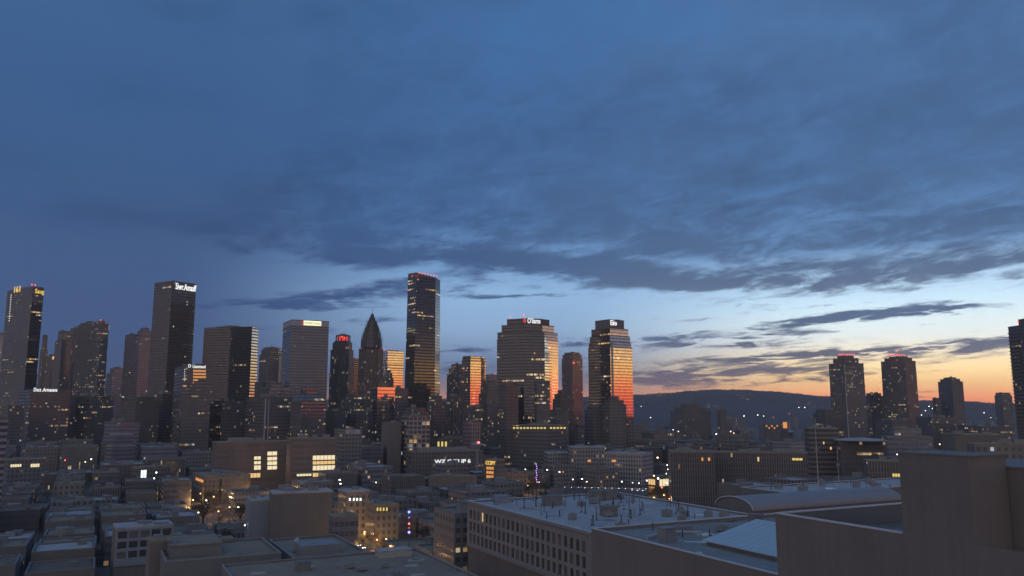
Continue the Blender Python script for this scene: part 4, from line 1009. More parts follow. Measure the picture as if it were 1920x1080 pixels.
T = BOX('shop_building', 'low shop with glowing windows at the right end of the pale row', 'building', 620, 1214, 1232, 1258, 893, 45, 'brick', None, 'roof_mid'); T.rooftop(1, 1, seed=116)
litwin(T, 0, 1216, 1229, 898, 908, 'room_warm', 3, 'shop_window'); litwin(T, 1, 1236, 1254, 899, 912, 'room_pale', 3, 'shop_window'); litwin(T, 0, 1217, 1228, 912, 922, 'room_orange', 3, 'shop_window')
T = BOX('apartment_building', 'long dark brown ribbed block behind the vaulted hall, left part', 'building', 520, 1252, 1257, 1340, 846, 6, 'ribbed_brown', None, 'roof_mid'); T.rooftop(3, 2, seed=117); litwin(T, 1, 1315, 1319, 858, 864, 'room_orange', 1); litwin(T, 1, 1327, 1332, 858, 864, 'room_orange', 1)
T = BOX('apartment_building', 'dark brown ribbed block behind the vaulted hall, right part with yellow windows', 'building', 530, 1338, 1342, 1514, 847, 6, 'ribbed_brown', None, 'roof_mid'); T.rooftop(4, 2, seed=118); litwin(T, 1, 1420, 1424, 857, 865, 'room_warm', 1); litwin(T, 1, 1485, 1505, 859, 863, 'room_yellow', 3)
T = BOX('office_building', 'dark slatted office right of the tall thin mast', 'building', 620, 1508, 1516, 1572, 802, 12, 'louvre_dark', None, 'roof_mid'); T.rooftop(2, 2, seed=119); litwin(T, 1, 1543, 1546, 828, 833, 'room_warm', 1); litwin(T, 1, 1556, 1560, 838, 843, 'room_warm', 1)
T = BOX('office_building', 'dark block under a thin lens-shaped pale roof, right of the slatted office', 'building', 600, 1566, 1574, 1662, 826, 10, 'office_dark', None, 'roof_mid')
ln = B(); c0, c1 = T.tiers[-1][0][1], T.tiers[-1][0][2]; mx, my = (T.base[0], T.base[1]); 
for k in range(5):
    r0_ = 19 - k * k * .9; ln.tube((mx, my, T.ztop + .01 + k * .35), (mx, my, T.ztop + .36 + k * .35), r0_, r0_ - 1.6, 20)
T.b(ln, 'lens_roof', 'roof_light')
T = BOX('office_building', 'blue grey office with stacked lit floors right of the lens-roofed block', 'building', 640, 1650, 1662, 1748, 803, 14, 'bluegrey', [(818, 1.0), (803, .6)], 'roof_mid'); T.rooftop(2, 2, seed=121); litwin(T, 1, 1698, 1708, 823, 825, 'room_yellow', 3)
T = BOX('office_building', 'dark bulky block behind the tall square penthouse', 'building', 500, 1764, 1790, 1882, 814, 20, 'blank_dark', None, 'roof_mid'); T.rooftop(2, 2, seed=122)
T = BOX('apartment_building', 'dark ribbed block with two bright yellow windows left of the square penthouse', 'building', 450, 1618, 1626, 1705, 863, 10, 'ribbed_brown', None, 'roof_mid'); T.rooftop(2, 1.5, seed=123)
for y in (888, 896): litwin(T, 1, 1673, 1688, y, y + 5.5, 'room_yellow', 3)
T = BOX('office_building', 'dim tan block at the right edge behind the nearest building', 'building', 420, 1812, 1826, 1960, 831, 16, 'tan', None, 'roof_mid'); T.rooftop(3, 2, seed=124)
T = BOX('shop_building', 'low building with a very bright white glazed corner at left', 'building', 640, 246, 262, 320, 876, 30, 'concrete', None, 'roof_mid'); litwin(T, 1, 263, 274, 882, 898, 'room_white', 2, 'shop_window'); T.rooftop(2, 1.5, seed=125)
T = BOX('low_building', 'low dark building with a yellowish lit ground floor row at far left', 'building', 640, 8, 16, 84, 862, 8, 'concrete', None, 'roof_mid'); litwin(T, 1, 19, 40, 871, 876, 'room_pale', 5, 'shop_window'); litwin(T, 1, 57, 74, 870, 876, 'room_pale', 4, 'shop_window'); T.rooftop(2, 1.5, seed=126)
T = BOX('office_building', 'pale topped grey block left of the bright white glazed corner', 'building', 760, 200, 212, 256, 814, 18, 'bluegrey', [(836, 1.0), (814, .8)], 'roof_light'); T.rooftop(2, 1.5, seed=127)
T = BOX('tan_building', 'tan building with white lit windows beside the orange lit trees', 'building', 425, 634, 650, 694, 921, 18, 'tan', None, 'roof_light'); T.rooftop(2, 1.4, seed=128)
for x in (653.5, 661, 667, 673.5): litwin(T, 1, x, x + 4.5, 934, 939, 'room_white', 1)
T = BOX('tan_building', 'brown building with four yellow windows just left of the coloured light pole', 'building', 405, 686, 702, 748, 947, 20, 'brick', None, 'roof_mid'); T.rooftop(2, 1.4, seed=129)
for x in (705.5, 711, 717, 723): litwin(T, 1, x, x + 4, 952, 958, 'room_yellow', 1)
# sign pylon and coloured light pole
def pole_thing(name, label, cat, px, py0, py1, Y, rad, mat):
    p = P(px, py1, Y); p.z = max(p.z, 0); t = P(px, py0, Y)
    r_ = thing(name, (p.x, p.y, 0), label, cat); bb = B(); bb.tube((p.x, p.y, 0), (p.x, p.y, t.z), rad, rad * .8, 6); bb.tube((p.x, p.y, 0), (p.x, p.y, .5), rad * 2, None, 6); bb.obj('pole', mat, r_, (p.x, p.y, 0))
    return r_, Vector((p.x, p.y, 0)), t
r_, p, t = pole_thing('sign_pylon', 'pale pylon with a flat disc top and a pinkish light, by the long dark building', 'pylon', 895, 834, 872, 690, 1.1, 'white_wall')
bb = B(); bb.tube((p.x, p.y, t.z), (p.x, p.y, t.z + 1.2), 5.2, 4.6, 14); bb.tube((p.x, p.y, t.z + 1.2), (p.x, p.y, t.z + 3), 3, 1.5, 12); bb.obj('disc_top', 'white_wall', r_, p)
bb = B(); bb.ball((p.x + 1, p.y - 3.2, t.z + 2), 1, 6, 4); bb.obj('lamp', 'lamp_red', r_, p)
r_, p, t = pole_thing('light_pole', 'tall pole wound with small violet lights beside the lit street', 'pole', 1006, 868, 906, 640, .2, 'dark_metal')
for k in range(9):
    bb = B(); bb.ball(P(1006 + (k % 3 - 1) * .8, 870 + k * 4.2, 639.4), .3, 6, 4); bb.obj('lamp', 'lamp_violet', r_, p)
r_, p, t = pole_thing('light_pole', 'slim pole strung with blue and red lamps beside the wide dark roof', 'pole', 767, 958, 1002, 325, .12, 'dark_metal')
for y, m_, s_ in ((960, 'lamp_blue', .5), (970.5, 'lamp_blue', .2), (982, 'lamp_red', .38), (998, 'lamp_blue', .5), (990, 'lamp_red', .15)):
    bb = B(); c = P(767, y, 325 - .4); bb.ball(c, s_, 8, 5); bb.obj('lamp', m_, r_, p)
# ------------------------------------------------------------------ hills, ground, streets
ridge = [(-600, 752), (0, 752), (700, 750), (1100, 745), (1183, 742.5), (1240, 738.5), (1290, 734.5), (1340, 733), (1380, 732), (1420, 735), (1470, 738), (1520, 744), (1565, 743), (1620, 748),
         (1700, 752), (1800, 754), (1850, 757), (1920, 758), (2600, 758)]
from mathutils import noise as mn
def ridge_py(px):
    for (x0, y0), (x1, y1) in zip(ridge, ridge[1:]):
        if px <= x1:
            t = (px - x0) / (x1 - x0); t = t * t * (3 - 2 * t); return y0 + (y1 - y0) * t
    return ridge[-1][1]
def terrain(x, y):
    """height of the land: flat city, then hills rising to the ridge line six kilometres out, falling away behind"""
    if y < 2600: return 0.0
    px = 960 + x / y * 1500 * .985
    top = zat(ridge_py(max(-600, min(2600, px))), 6000)
    t = (y - 2600) / 3400
    if t < 1: h_ = top * (t * t * (3 - 2 * t))
    else: h_ = top * max(.0, 1 - (t - 1) * 1.1)
    n_ = mn.fractal(Vector((x * .0016, y * .0016, 3.1)), 1.0, 2.1, 5)
    return max(0.0, h_ * (1 + .12 * n_ * (1 - abs(1 - t) * .9 if t < 1 else .4)) ) - .02
hb = B(); nx, ny = 150, 26
ys = [2600 + 3400 * (k / 18) for k in range(19)] + [6300, 6700, 7200, 7800, 8400, 9000]
def hp(i, j):
    y = ys[j]; x = max(-5150, min(5150, (-.95 + 1.9 * i / nx) * y * 1.05))
    return (x, y, terrain(x, y) + (7 * mn.fractal(Vector((i * .55, j * .8, 0)), 1.0, 2.2, 4) + 1 if y > 4300 else 0))
for j in range(len(ys) - 1):
    for i in range(nx):
        hb.face([hp(i, j), hp(i + 1, j), hp(i + 1, j + 1), hp(i, j + 1)])
hills = hb.obj('hills', 'hill'); structure(hills)
for p_ in hills.data.polygons: p_.use_smooth = True
gb = B(); gb.face([(-5200, -380, -.03), (5200, -380, -.03), (5200, 9300, -.03), (-5200, 9300, -.03)])
structure(gb.obj('ground', 'ground'))
R_ST = [(106.5, 122.5), (206, 216), (322, 334), (440, 452), (560, 572)]      # streets running away from us (range of r)
L_ST = [(338, 350), (462, 474), (586, 598), (712, 726), (840, 852), (970, 982), (1100, 1112)]    # cross streets (range of l)
def strip(name, mat, quads, z, h_=0):
    b = B()
    for r0, l0, r1, l1 in quads:
        if h_: gbox(b, r0, l0, z, r1, l1, z + h_)
        else: b.face([(*p_, z) for p_ in gpoly(r0, l0, r1, l1)])
    return structure(b.obj(name, mat))
strip('street', 'asphalt', [(a_, 120, b_, 1230) for a_, b_ in R_ST], .004)
strip('cross_street', 'asphalt', [(-520, a_, 640, b_) for a_, b_ in L_ST], .008)
# pavements with a kerb along the main street, cut at the crossings
lcuts = [(283, 338), (350, 462), (474, 586), (598, 712), (726, 840), (852, 970), (982, 1100)]
strip('pavement', 'pave', [(104.4, a_, 106.4, b_) for a_, b_ in [(223, 338)] + lcuts[1:]] + [(122.6, a_, 125, b_) for a_, b_ in [(190, 338)] + lcuts[1:]], 0, .13)
mk = []
for a_, b_ in [(200, 338)] + lcuts[1:]:
    l = a_ + 2
    while l < b_ - 3: mk.append((114.4, l, 114.6, l + 3)); l += 9
for l in (338, 350, 462, 474, 586, 598):
    for k in range(7): mk.append((107.4 + k * 2.1, l - 3.4 if l in (338, 462, 586) else l + .6, 108.5 + k * 2.1, l - .6 if l in (338, 462, 586) else l + 3.4))
strip('road_marking', 'paint', mk, .012)

# ------------------------------------------------------------------ the many lesser buildings between
def inside(pt, poly):
    x, y = pt; c = False; n_ = len(poly)
    for i in range(n_):
        x0, y0 = poly[i]; x1, y1 = poly[(i + 1) % n_]
        if (y0 > y) != (y1 > y) and x < (x1 - x0) * (y - y0) / (y1 - y0) + x0: c = not c
    return c
def grown(poly, g_):
    cx = sum(p[0] for p in poly) / len(poly); cy = sum(p[1] for p in poly) / len(poly)
    out = []
    for x, y in poly:
        d_ = math.hypot(x - cx, y - cy) or 1; out.append((x + (x - cx) / d_ * g_, y + (y - cy) / d_ * g_))
    return out
TAKEN = [(grown(p, 5), min(q[0] for q in p) - 8, max(q[0] for q in p) + 8, min(q[1] for q in p) - 8, max(q[1] for q in p) + 8) for p in FOOT]
def clash(poly):
    pts = poly + [((poly[i][0] + poly[(i + 1) % 4][0]) / 2, (poly[i][1] + poly[(i + 1) % 4][1]) / 2) for i in range(4)] + [(sum(p[0] for p in poly) / 4, sum(p[1] for p in poly) / 4)]
    x0, x1 = min(p[0] for p in poly), max(p[0] for p in poly); y0, y1 = min(p[1] for p in poly), max(p[1] for p in poly)
    for pl, a_, b_, c_, d_ in TAKEN:
        if x1 < a_ or x0 > b_ or y1 < c_ or y0 > d_: continue
        if any(inside(p, pl) for p in pts) or any(inside(p, poly) for p in pl): return True
    return False

g = random.Random(77)
FILL = []; FPOLY = []
KINDS = [('concrete', 'grey concrete'), ('brick', 'dark brick'), ('tan', 'tan'), ('pale', 'pale'), ('blank_darker', 'dark windowless'), ('ribbed_brown', 'brown ribbed'), ('office_dark', 'dark glazed'), ('bluegrey', 'blue grey')]
ROOFS = [('roof_mid', 'grey'), ('roof_dark', 'dark'), ('roof_light', 'pale'), ('roof_mid', 'grey')]
def gaps(st, lo, hi):
    st = sorted(st); out = []; c = lo
    for a_, b_ in st:
        if a_ > c: out.append((c, a_))
        c = max(c, b_)
    if hi > c: out.append((c, hi))
    return out
def fill_building(poly, h_, mat, roof, extras, seed):
    cx = sum(p[0] for p in poly) / 4; cy = sum(p[1] for p in poly) / 4; base = (cx, cy, 0)
    r_ = thing('low_building', base, 'x', 'building')
    w_ = B(); w_.prism(poly, 0, h_, False)
    w_.obj('wall', mat, r_, base)
    k_ = 1 - 1.2 / max(12, math.hypot(poly[0][0] - cx, poly[0][1] - cy))
    rf = B(); rf.prism(scaled(poly, k_ * .985), h_ - 1.2, h_ - .7, True, False)
    rf.obj('roof', roof, r_, base)
    pp = B(); o_, i_ = scaled(poly, 1.004), scaled(poly, k_)
    for a_ in range(4):
        b_ = (a_ + 1) % 4
        pp.face([(*o_[a_], h_ + .05), (*o_[b_], h_ + .05), (*i_[b_], h_ + .05), (*i_[a_], h_ + .05)])
        pp.face([(*i_[a_], h_ + .05), (*i_[b_], h_ + .05), (*i_[b_], h_ - .75), (*i_[a_], h_ - .75)])
        pp.face([(*o_[b_], h_ + .05), (*o_[a_], h_ + .05), (*o_[a_], h_ - .35), (*o_[b_], h_ - .35)][::-1])
    pp.obj('parapet', 'blank_grey', r_, base)
    gg = random.Random(seed); ex = Vector((poly[1][0] - poly[0][0], poly[1][1] - poly[0][1])); L_ = ex.length; ex.normalize(); W_ = math.hypot(poly[3][0] - poly[0][0], poly[3][1] - poly[0][1])
    for k in range(extras):
        a_, b_, c_ = gg.uniform(2, max(2.5, L_ * .3)), gg.uniform(2, max(2.5, W_ * .3)), gg.uniform(1.2, 3.2)
        x, y = gg.uniform(-.3, .3) * L_, gg.uniform(-.3, .3) * W_
        bb = B(); bb.box(x - a_ / 2, y - b_ / 2, h_ - .7, x + a_ / 2, y + b_ / 2, h_ - .7 + c_, tuple(ex), (cx, cy)); bb.box(x - a_ / 2 - .15, y - b_ / 2 - .15, h_ - .7 + c_, x + a_ / 2 + .15, y + b_ / 2 + .15, h_ - .5 + c_, tuple(ex), (cx, cy))
        bb.obj('plant_box', 'plant' if k else 'blank_grey', r_, base)
    return r_
for (la, lb) in gaps(L_ST, 290, 1230):
    sh = g.uniform(-42, 42)                                             # the blocks west of the main street are staggered
    for (ra, rb) in gaps(R_ST + [(c_ + sh, c_ + sh + 7) for c_ in (-40, -150, -260, -370, -470)], -520, 640):
        nr = max(1, round((rb - ra) / (24 if la < 700 else 38))); nl = max(1, round((lb - la) / (30 if la < 700 else 42)))
        for i in range(nr):
            for j in range(nl):
                r0, r1 = ra + (rb - ra) * i / nr + 1 + g.random() * 2, ra + (rb - ra) * (i + 1) / nr - 1 - g.random() * 2
                l0, l1 = la + (lb - la) * j / nl + 1 + g.random() * 2, la + (lb - la) * (j + 1) / nl - 1 - g.random() * 2
                poly = gpoly(r0, l0, r1, l1); cx, cy = G((r0 + r1) / 2, (l0 + l1) / 2)
                rr_, hh_, mm_, kk_, ee_ = g.random(), g.random(), g.random(), g.random(), g.randint(1, 3)
                if cy < 300 or abs(cx) > cy * .70 or cy > 1230: continue
                lim = 905 if cy < 480 else 884 if cy < 620 else 858 if cy < 800 else 822 if cy < 1000 else 800
                if cx > 0 and cy > 800: lim = 796 if cy > 950 else 812
                lim += (1 - hh_) * (60 if cy < 480 else 34 if cy < 800 else 22)
                h_ = max(6, zat(lim, cy) )
                h_ = min(h_, 46) * (.75 + .3 * rr_)
                if cy < 560 and cx < -20: h_ = min(h_, 7 + 8 * rr_)
                if h_ < 6: continue
                if 0 < cx < cy * .26 and 300 < cy < 560: continue       # kept low: the view over the long pale roof
                if 0 < cx < cy * .2 and cy < 726: continue               # the open street before the pale row
                ppx = 960 + cx / cy * 1500
                if 352 < ppx < 474 and 455 < cy < 650: continue         # the lit square with trees
                if clash(poly): continue
                m_ = KINDS[int(mm_ * len(KINDS))]
                if m_[0] == 'pale' and cx < 0: m_ = KINDS[0]
                if cy < 480 and mm_ < .4: m_ = KINDS[4]
                rf_ = ROOFS[int(kk_ * 4)]
                FPOLY.append(poly)
                FILL.append((fill_building(poly, h_, m_[0], rf_[0], ee_ if cy < 900 else 1, int(rr_ * 1e6)), m_[1], rf_[1], h_, cx, cy))
# far low town at the right, under the hills
for k in range(95):
    y = 1250 + 1700 * (k / 95) ** 1.2; px = g.uniform(1195, 1890) if k % 4 else g.uniform(1195, 1560)
    x = (px - 960) / 1500 * y * .99; a_ = g.uniform(0, 1.5); w_, d_ = g.uniform(9, 24), g.uniform(9, 20); h_ = g.uniform(6, 15) + (12 * (g.random() < .2)) + y * .004
    ca, sa = math.cos(a_), math.sin(a_); poly = [(x + ca * u - sa * v, y + sa * u + ca * v) for u, v in ((-w_ / 2, -d_ / 2), (w_ / 2, -d_ / 2), (w_ / 2, d_ / 2), (-w_ / 2, d_ / 2))]
    mm_ = KINDS[int(g.random() * 6)]; kk_ = ROOFS[int(g.random() * 4)]
    if clash(poly): continue
    TAKEN.append((poly, min(q_[0] for q_ in poly), max(q_[0] for q_ in poly), min(q_[1] for q_ in poly), max(q_[1] for q_ in poly)))
    if g.random() < .45:                                                # gabled house
        base = (x, y, 0); r_ = thing('house', base, 'x', 'house'); b = B(); b.prism(poly, 0, h_, False); b.obj('wall', mm_[0], r_, base)
        b = B(); up = h_ + 3.4; m0 = ((poly[0][0] + poly[3][0]) / 2, (poly[0][1] + poly[3][1]) / 2); m1 = ((poly[1][0] + poly[2][0]) / 2, (poly[1][1] + poly[2][1]) / 2)
        b.face([(*poly[0], h_), (*poly[1], h_), (*m1, up), (*m0, up)]); b.face([(*poly[2], h_), (*poly[3], h_), (*m0, up), (*m1, up)]); b.face([(*poly[1], h_), (*poly[2], h_), (*m1, up)]); b.face([(*poly[3], h_), (*poly[0], h_), (*m0, up)])
        b.obj('gable_roof', kk_[0], r_, base)
        FILL.append((r_, mm_[1], kk_[1] + ' gabled', h_, x, y))
    else:
        FILL.append((fill_building(poly, h_, mm_[0], kk_[0], 1, k), mm_[1], kk_[1], h_, x, y))
# two landmark silhouettes in front of the hills
Y = 1700
T = BOX('hospital', 'broad dark stepped building with a small lit turret, in front of the hills', 'building', 1650, 1256, 1280, 1332, 758, 30, 'brick', [(772, 1.0), (764, .8), (757, .5)]); T.rooftop(2, 3, seed=140); tu = B(); c = P(1300, 757, 1680); tu.tube((c.x, c.y, T.ztop - .5), (c.x, c.y, T.ztop + 8), 3, 3, 8); tu.tube((c.x, c.y, T.ztop + 8), (c.x, c.y, T.ztop + 14), 3.6, .1, 8); T.b(tu, 'turret', 'tan_wall')
T = BOX('church', 'square dark church tower with a small cupola, in front of the hills', 'church', 1650, 1344, 1350, 1362, 768, 35, 'tan', None, 'roof_mid'); cu = B(); c = P(1353, 768, 1658); cu.tube((c.x, c.y, T.ztop), (c.x, c.y, T.ztop + 5), 3.4, 3.4, 8); cu.tube((c.x, c.y, T.ztop + 5), (c.x, c.y, T.ztop + 9), 3.8, 1, 8); cu.tube((c.x, c.y, T.ztop + 9), (c.x, c.y, T.ztop + 16), .5, .1, 6); T.b(cu, 'cupola', 'tan_wall')
T = BOX('house', 'house with glowing orange front under the hills, left of the red-lit towers', 'house', 1500, 1462, 1468, 1477, 790, 40, 'brick', None, 'roof_mid'); T.panel(1, 1468.5, 1476, 791.5, 803, 'room_orange')
T = BOX('house', 'low block with a row of orange lit windows, left of the glowing orange front', 'house', 1480, 1430, 1434, 1462, 795, 20, 'brick', None, 'roof_mid')
for k in range(5): T.panel(1, 1436 + k * 5, 1438.5 + k * 5, 797 + (k % 2) * 4, 800 + (k % 2) * 4, 'room_orange')

# ------------------------------------------------------------------ trees
def make_tree(seed, hgt, leaves, leafmat, kind='broad'):
    gg = random.Random(seed); tb, lb_ = B(), B()
    tips = []
    if kind == 'broad':
        tb.tube((0, 0, 0), (0, 0, hgt * .38), .022 * hgt, .015 * hgt, 6, False)
        for k in range(7):
            a_ = k * .9 + gg.random() * .5; st_ = Vector((0, 0, hgt * (.3 + .05 * k * .5)))
            e_ = st_ + Vector((math.cos(a_) * hgt * .2, math.sin(a_) * hgt * .2, hgt * gg.uniform(.18, .34)))
            tb.tube(st_, e_, .011 * hgt, .006 * hgt, 5, False); tips.append(e_)
            for q_ in range(2):
                e2 = e_ + Vector((gg.uniform(-.14, .14), gg.uniform(-.14, .14), gg.uniform(.06, .2))) * hgt
                tb.tube(e_, e2, .006 * hgt, .002 * hgt, 4, False); tips.append(e2)
        for k in range(leaves):
            c = gg.choice(tips) + Vector((gg.gauss(0, .075), gg.gauss(0, .075), gg.gauss(0, .06))) * hgt
            n_ = Vector((gg.uniform(-1, 1), gg.uniform(-1, 1), gg.uniform(-.4, 1))).normalized(); u_ = n_.orthogonal().normalized(); v_ = n_.cross(u_)
            s_ = hgt * gg.uniform(.012, .03)
            lb_.face([c + u_ * s_, c + v_ * s_ * .7, c - u_ * s_, c - v_ * s_ * .7])
    else:
        tb.tube((0, 0, 0), (0, 0, hgt * .96), .016 * hgt, .002 * hgt, 6, False)
        for k in range(leaves):
            z_ = gg.uniform(.12, 1) ; rr_ = (1 - z_) * .2 * (.6 + .4 * math.sin(z_ * 40)) + .012; a_ = gg.random() * 6.283
            rad = rr_ * hgt * math.sqrt(gg.random()); c = Vector((math.cos(a_) * rad, math.sin(a_) * rad, z_ * hgt))
            o_ = Vector((math.cos(a_), math.sin(a_), -.35)).normalized(); u_ = o_.cross(Vector((0, 0, 1))).normalized(); s_ = hgt * gg.uniform(.015, .035)
            lb_.face([c + u_ * s_ * .6, c + o_ * s_ * 1.4, c - u_ * s_ * .6, c - o_ * s_ * .3])
    return tb, lb_
PROTO = []
for k, (hg, lv, lm, kd) in enumerate([(11, 700, 'leaf', 'broad'), (9, 320, 'leaf_dry', 'broad'), (12, 650, 'leaf', 'conifer'), (8, 520, 'leaf', 'broad')]):
    PROTO.append((make_tree(k + 3, hg, lv, lm, kd), lm, kd))
_tm = {}
def tree(px, Y, py=None, k=0, s_=1.0, label='', group=None, xy=None):
    x, y = xy if xy else (P(px, 760, Y).x, Y)
    zg = max(0, terrain(x, y))
    r_ = thing('tree', (x, y, zg), label, 'tree', group)
    (tb, lb_), lm, kd = PROTO[k]
    if k not in _tm:
        _tm[k] = (tb.obj('trunk', 'bark', r_, (0, 0, 0)), lb_.obj('crown', lm, r_, (0, 0, 0)))
    else:
        for o in _tm[k]:
            c = o.copy(); COL.objects.link(c); c.parent = r_
    r_.scale = (s_, s_, s_ * g.uniform(.9, 1.15)); r_.rotation_euler = (0, 0, g.random() * 6.28)
    return r_
g = random.Random(9)
TREES = []
for l in range(300, 610, 11):                                          # along the main street, where lamps light them
    for r in (105.3, 123.8):
        x, y = G(r, l + g.uniform(-2, 2))
        TREES.append(tree(0, 0, k=1 if g.random() < .7 else 3, s_=g.uniform(.8, 1.15), xy=(x, y)))
for k in range(16):                                                    # dark little park right of the brown offices
    px = g.uniform(642, 742); Y = g.uniform(590, 680)
    TREES.append(tree(px, Y, k=g.choice([0, 0, 3, 2]), s_=g.uniform(.9, 1.4)))
for k in range(14):                                                    # by the shops at the end of the pale row
    TREES.append(tree(g.uniform(1206, 1256), g.uniform(560, 612), k=g.choice([1, 0]), s_=g.uniform(.8, 1.1)))
for k in range(26): TREES.append(tree(g.uniform(356, 470), g.uniform(475, 640), k=1, s_=g.uniform(.8, 1.1)))
for k in range(16): TREES.append(tree(g.uniform(940, 1010), g.uniform(640, 800), k=g.choice([1, 0, 3]), s_=g.uniform(.7, 1.1)))
for k in range(24): TREES.append(tree(g.uniform(1200, 1560), g.uniform(1150, 2300), k=g.choice([0, 2, 3]), s_=g.uniform(1.2, 1.9)))
for k in range(44):
    px = g.uniform(1190, 1552); TREES.append(tree(0, 0, k=g.choice([0, 2, 2]), s_=g.uniform(.5, 1.1), xy=((px - 960) / 1500 / .985 * 5950, 5950)))
n_ = 0
while n_ < 150:                                                        # yard and street trees among the low blocks
    y = g.uniform(325, 900); x = g.uniform(-.62, .05) * y; n_ += 1
    if any(inside((x, y), grown(p, 3)) for p in FPOLY) or any(inside((x, y), t[0]) for t in TAKEN): continue
    TREES.append(tree(0, 0, k=g.choice([0, 0, 3, 2, 1]), s_=g.uniform(.9, 1.6), xy=(x, y)))
# the wood on the hillside, too many to count
wd = B(); g = random.Random(4)
for k in range(2600):
    y = g.uniform(4300, 6020); x = g.uniform(.06, .75) * y; z_ = terrain(x, y); h_ = g.uniform(4, 8); n_ = 5
    for i in range(n_):
        a_, b_ = i * 6.283 / n_, (i + 1) * 6.283 / n_; wd.face([(x + math.cos(a_) * 5, y + math.sin(a_) * 5, z_ + 1), (x + math.cos(b_) * 5, y + math.sin(b_) * 5, z_ + 1), (x, y, z_ + h_)])
wo_ = wd.obj('hillside_wood', 'leaf'); tag(wo_, 'dark wood covering the hillside at right', 'wood'); wo_['kind'] = 'stuff'
# houses on the hill
g = random.Random(21)
for k in range(26):
    hc = ((1228, 5200), (1390, 4700), (1458, 5500), (1500, 4300), (1330, 3900))[k % 5]; px = g.gauss(hc[0], 14); y = hc[1] + g.gauss(0, 160); x = (px - 960) / 1500 / .985 * y; z_ = terrain(x, y); w_ = g.uniform(9, 20); d_ = 10; h_ = g.uniform(5, 9)
    base = (x, y, z_ - 1); r_ = thing('house', base, 'x', 'house'); b = B(); poly = [(x - w_ / 2, y - d_ / 2), (x + w_ / 2, y - d_ / 2), (x + w_ / 2, y + d_ / 2), (x - w_ / 2, y + d_ / 2)]
    b.prism(poly, z_ - 1, z_ + h_, False); b.obj('wall', 'hill_house', r_, base)
    b = B(); b.face([(poly[0][0] - .5, poly[0][1] - .5, z_ + h_), (poly[1][0] + .5, poly[1][1] - .5, z_ + h_), (x + w_ / 2, y, z_ + h_ + 3), (x - w_ / 2, y, z_ + h_ + 3)]); b.face([(*poly[2], z_ + h_), (*poly[3], z_ + h_), (x - w_ / 2, y, z_ + h_ + 3), (x + w_ / 2, y, z_ + h_ + 3)])
    b.obj('gable_roof', 'roof_mid', r_, base)
    FILL.append((r_, 'small pale', 'gabled', h_, x, y))

# ------------------------------------------------------------------ street lamps and cars
def lamp(px, py, Y, mat='lamp_warm', rad=.42, power=0, col=(1, .6, .25)):
    p = P(px, py, Y); zt = max(4.5, p.z)
    r_ = thing('street_lamp', (p.x, p.y, 0), 'x', 'street lamp'); bs = (p.x, p.y, 0)
    b = B(); b.tube((p.x + .9, p.y, 0), (p.x + .9, p.y, zt + .5), .11, .07, 6); b.tube((p.x + .9, p.y, 0), (p.x + .9, p.y, .6), .2, .16, 6); b.tube((p.x + .9, p.y, zt + .5), (p.x, p.y, zt + rad + .1), .06, .05, 5); b.obj('pole', 'dark_metal', r_, bs)
    b = B(); b.ball((p.x, p.y, zt), rad, 8, 5, .75); b.obj('lamp_head', mat, r_, bs)
    b = B(); b.tube((p.x, p.y, zt + rad * .78), (p.x, p.y, zt + rad + .2), rad * .9, rad * .3, 8); b.obj('lamp_hood', 'dark_metal', r_, bs)
    if power:
        ld = bpy.data.lights.new('lamp_bulb', 'POINT'); ld.energy = power; ld.color = col; ld.shadow_soft_size = .45
        lo = bpy.data.objects.new('lamp_bulb', ld); COL.objects.link(lo); lo.parent = r_; lo.location = (0, 0, zt - rad - .7)
    LAMPS.append((r_, mat, p.x, p.y)); return r_
LAMPS = []
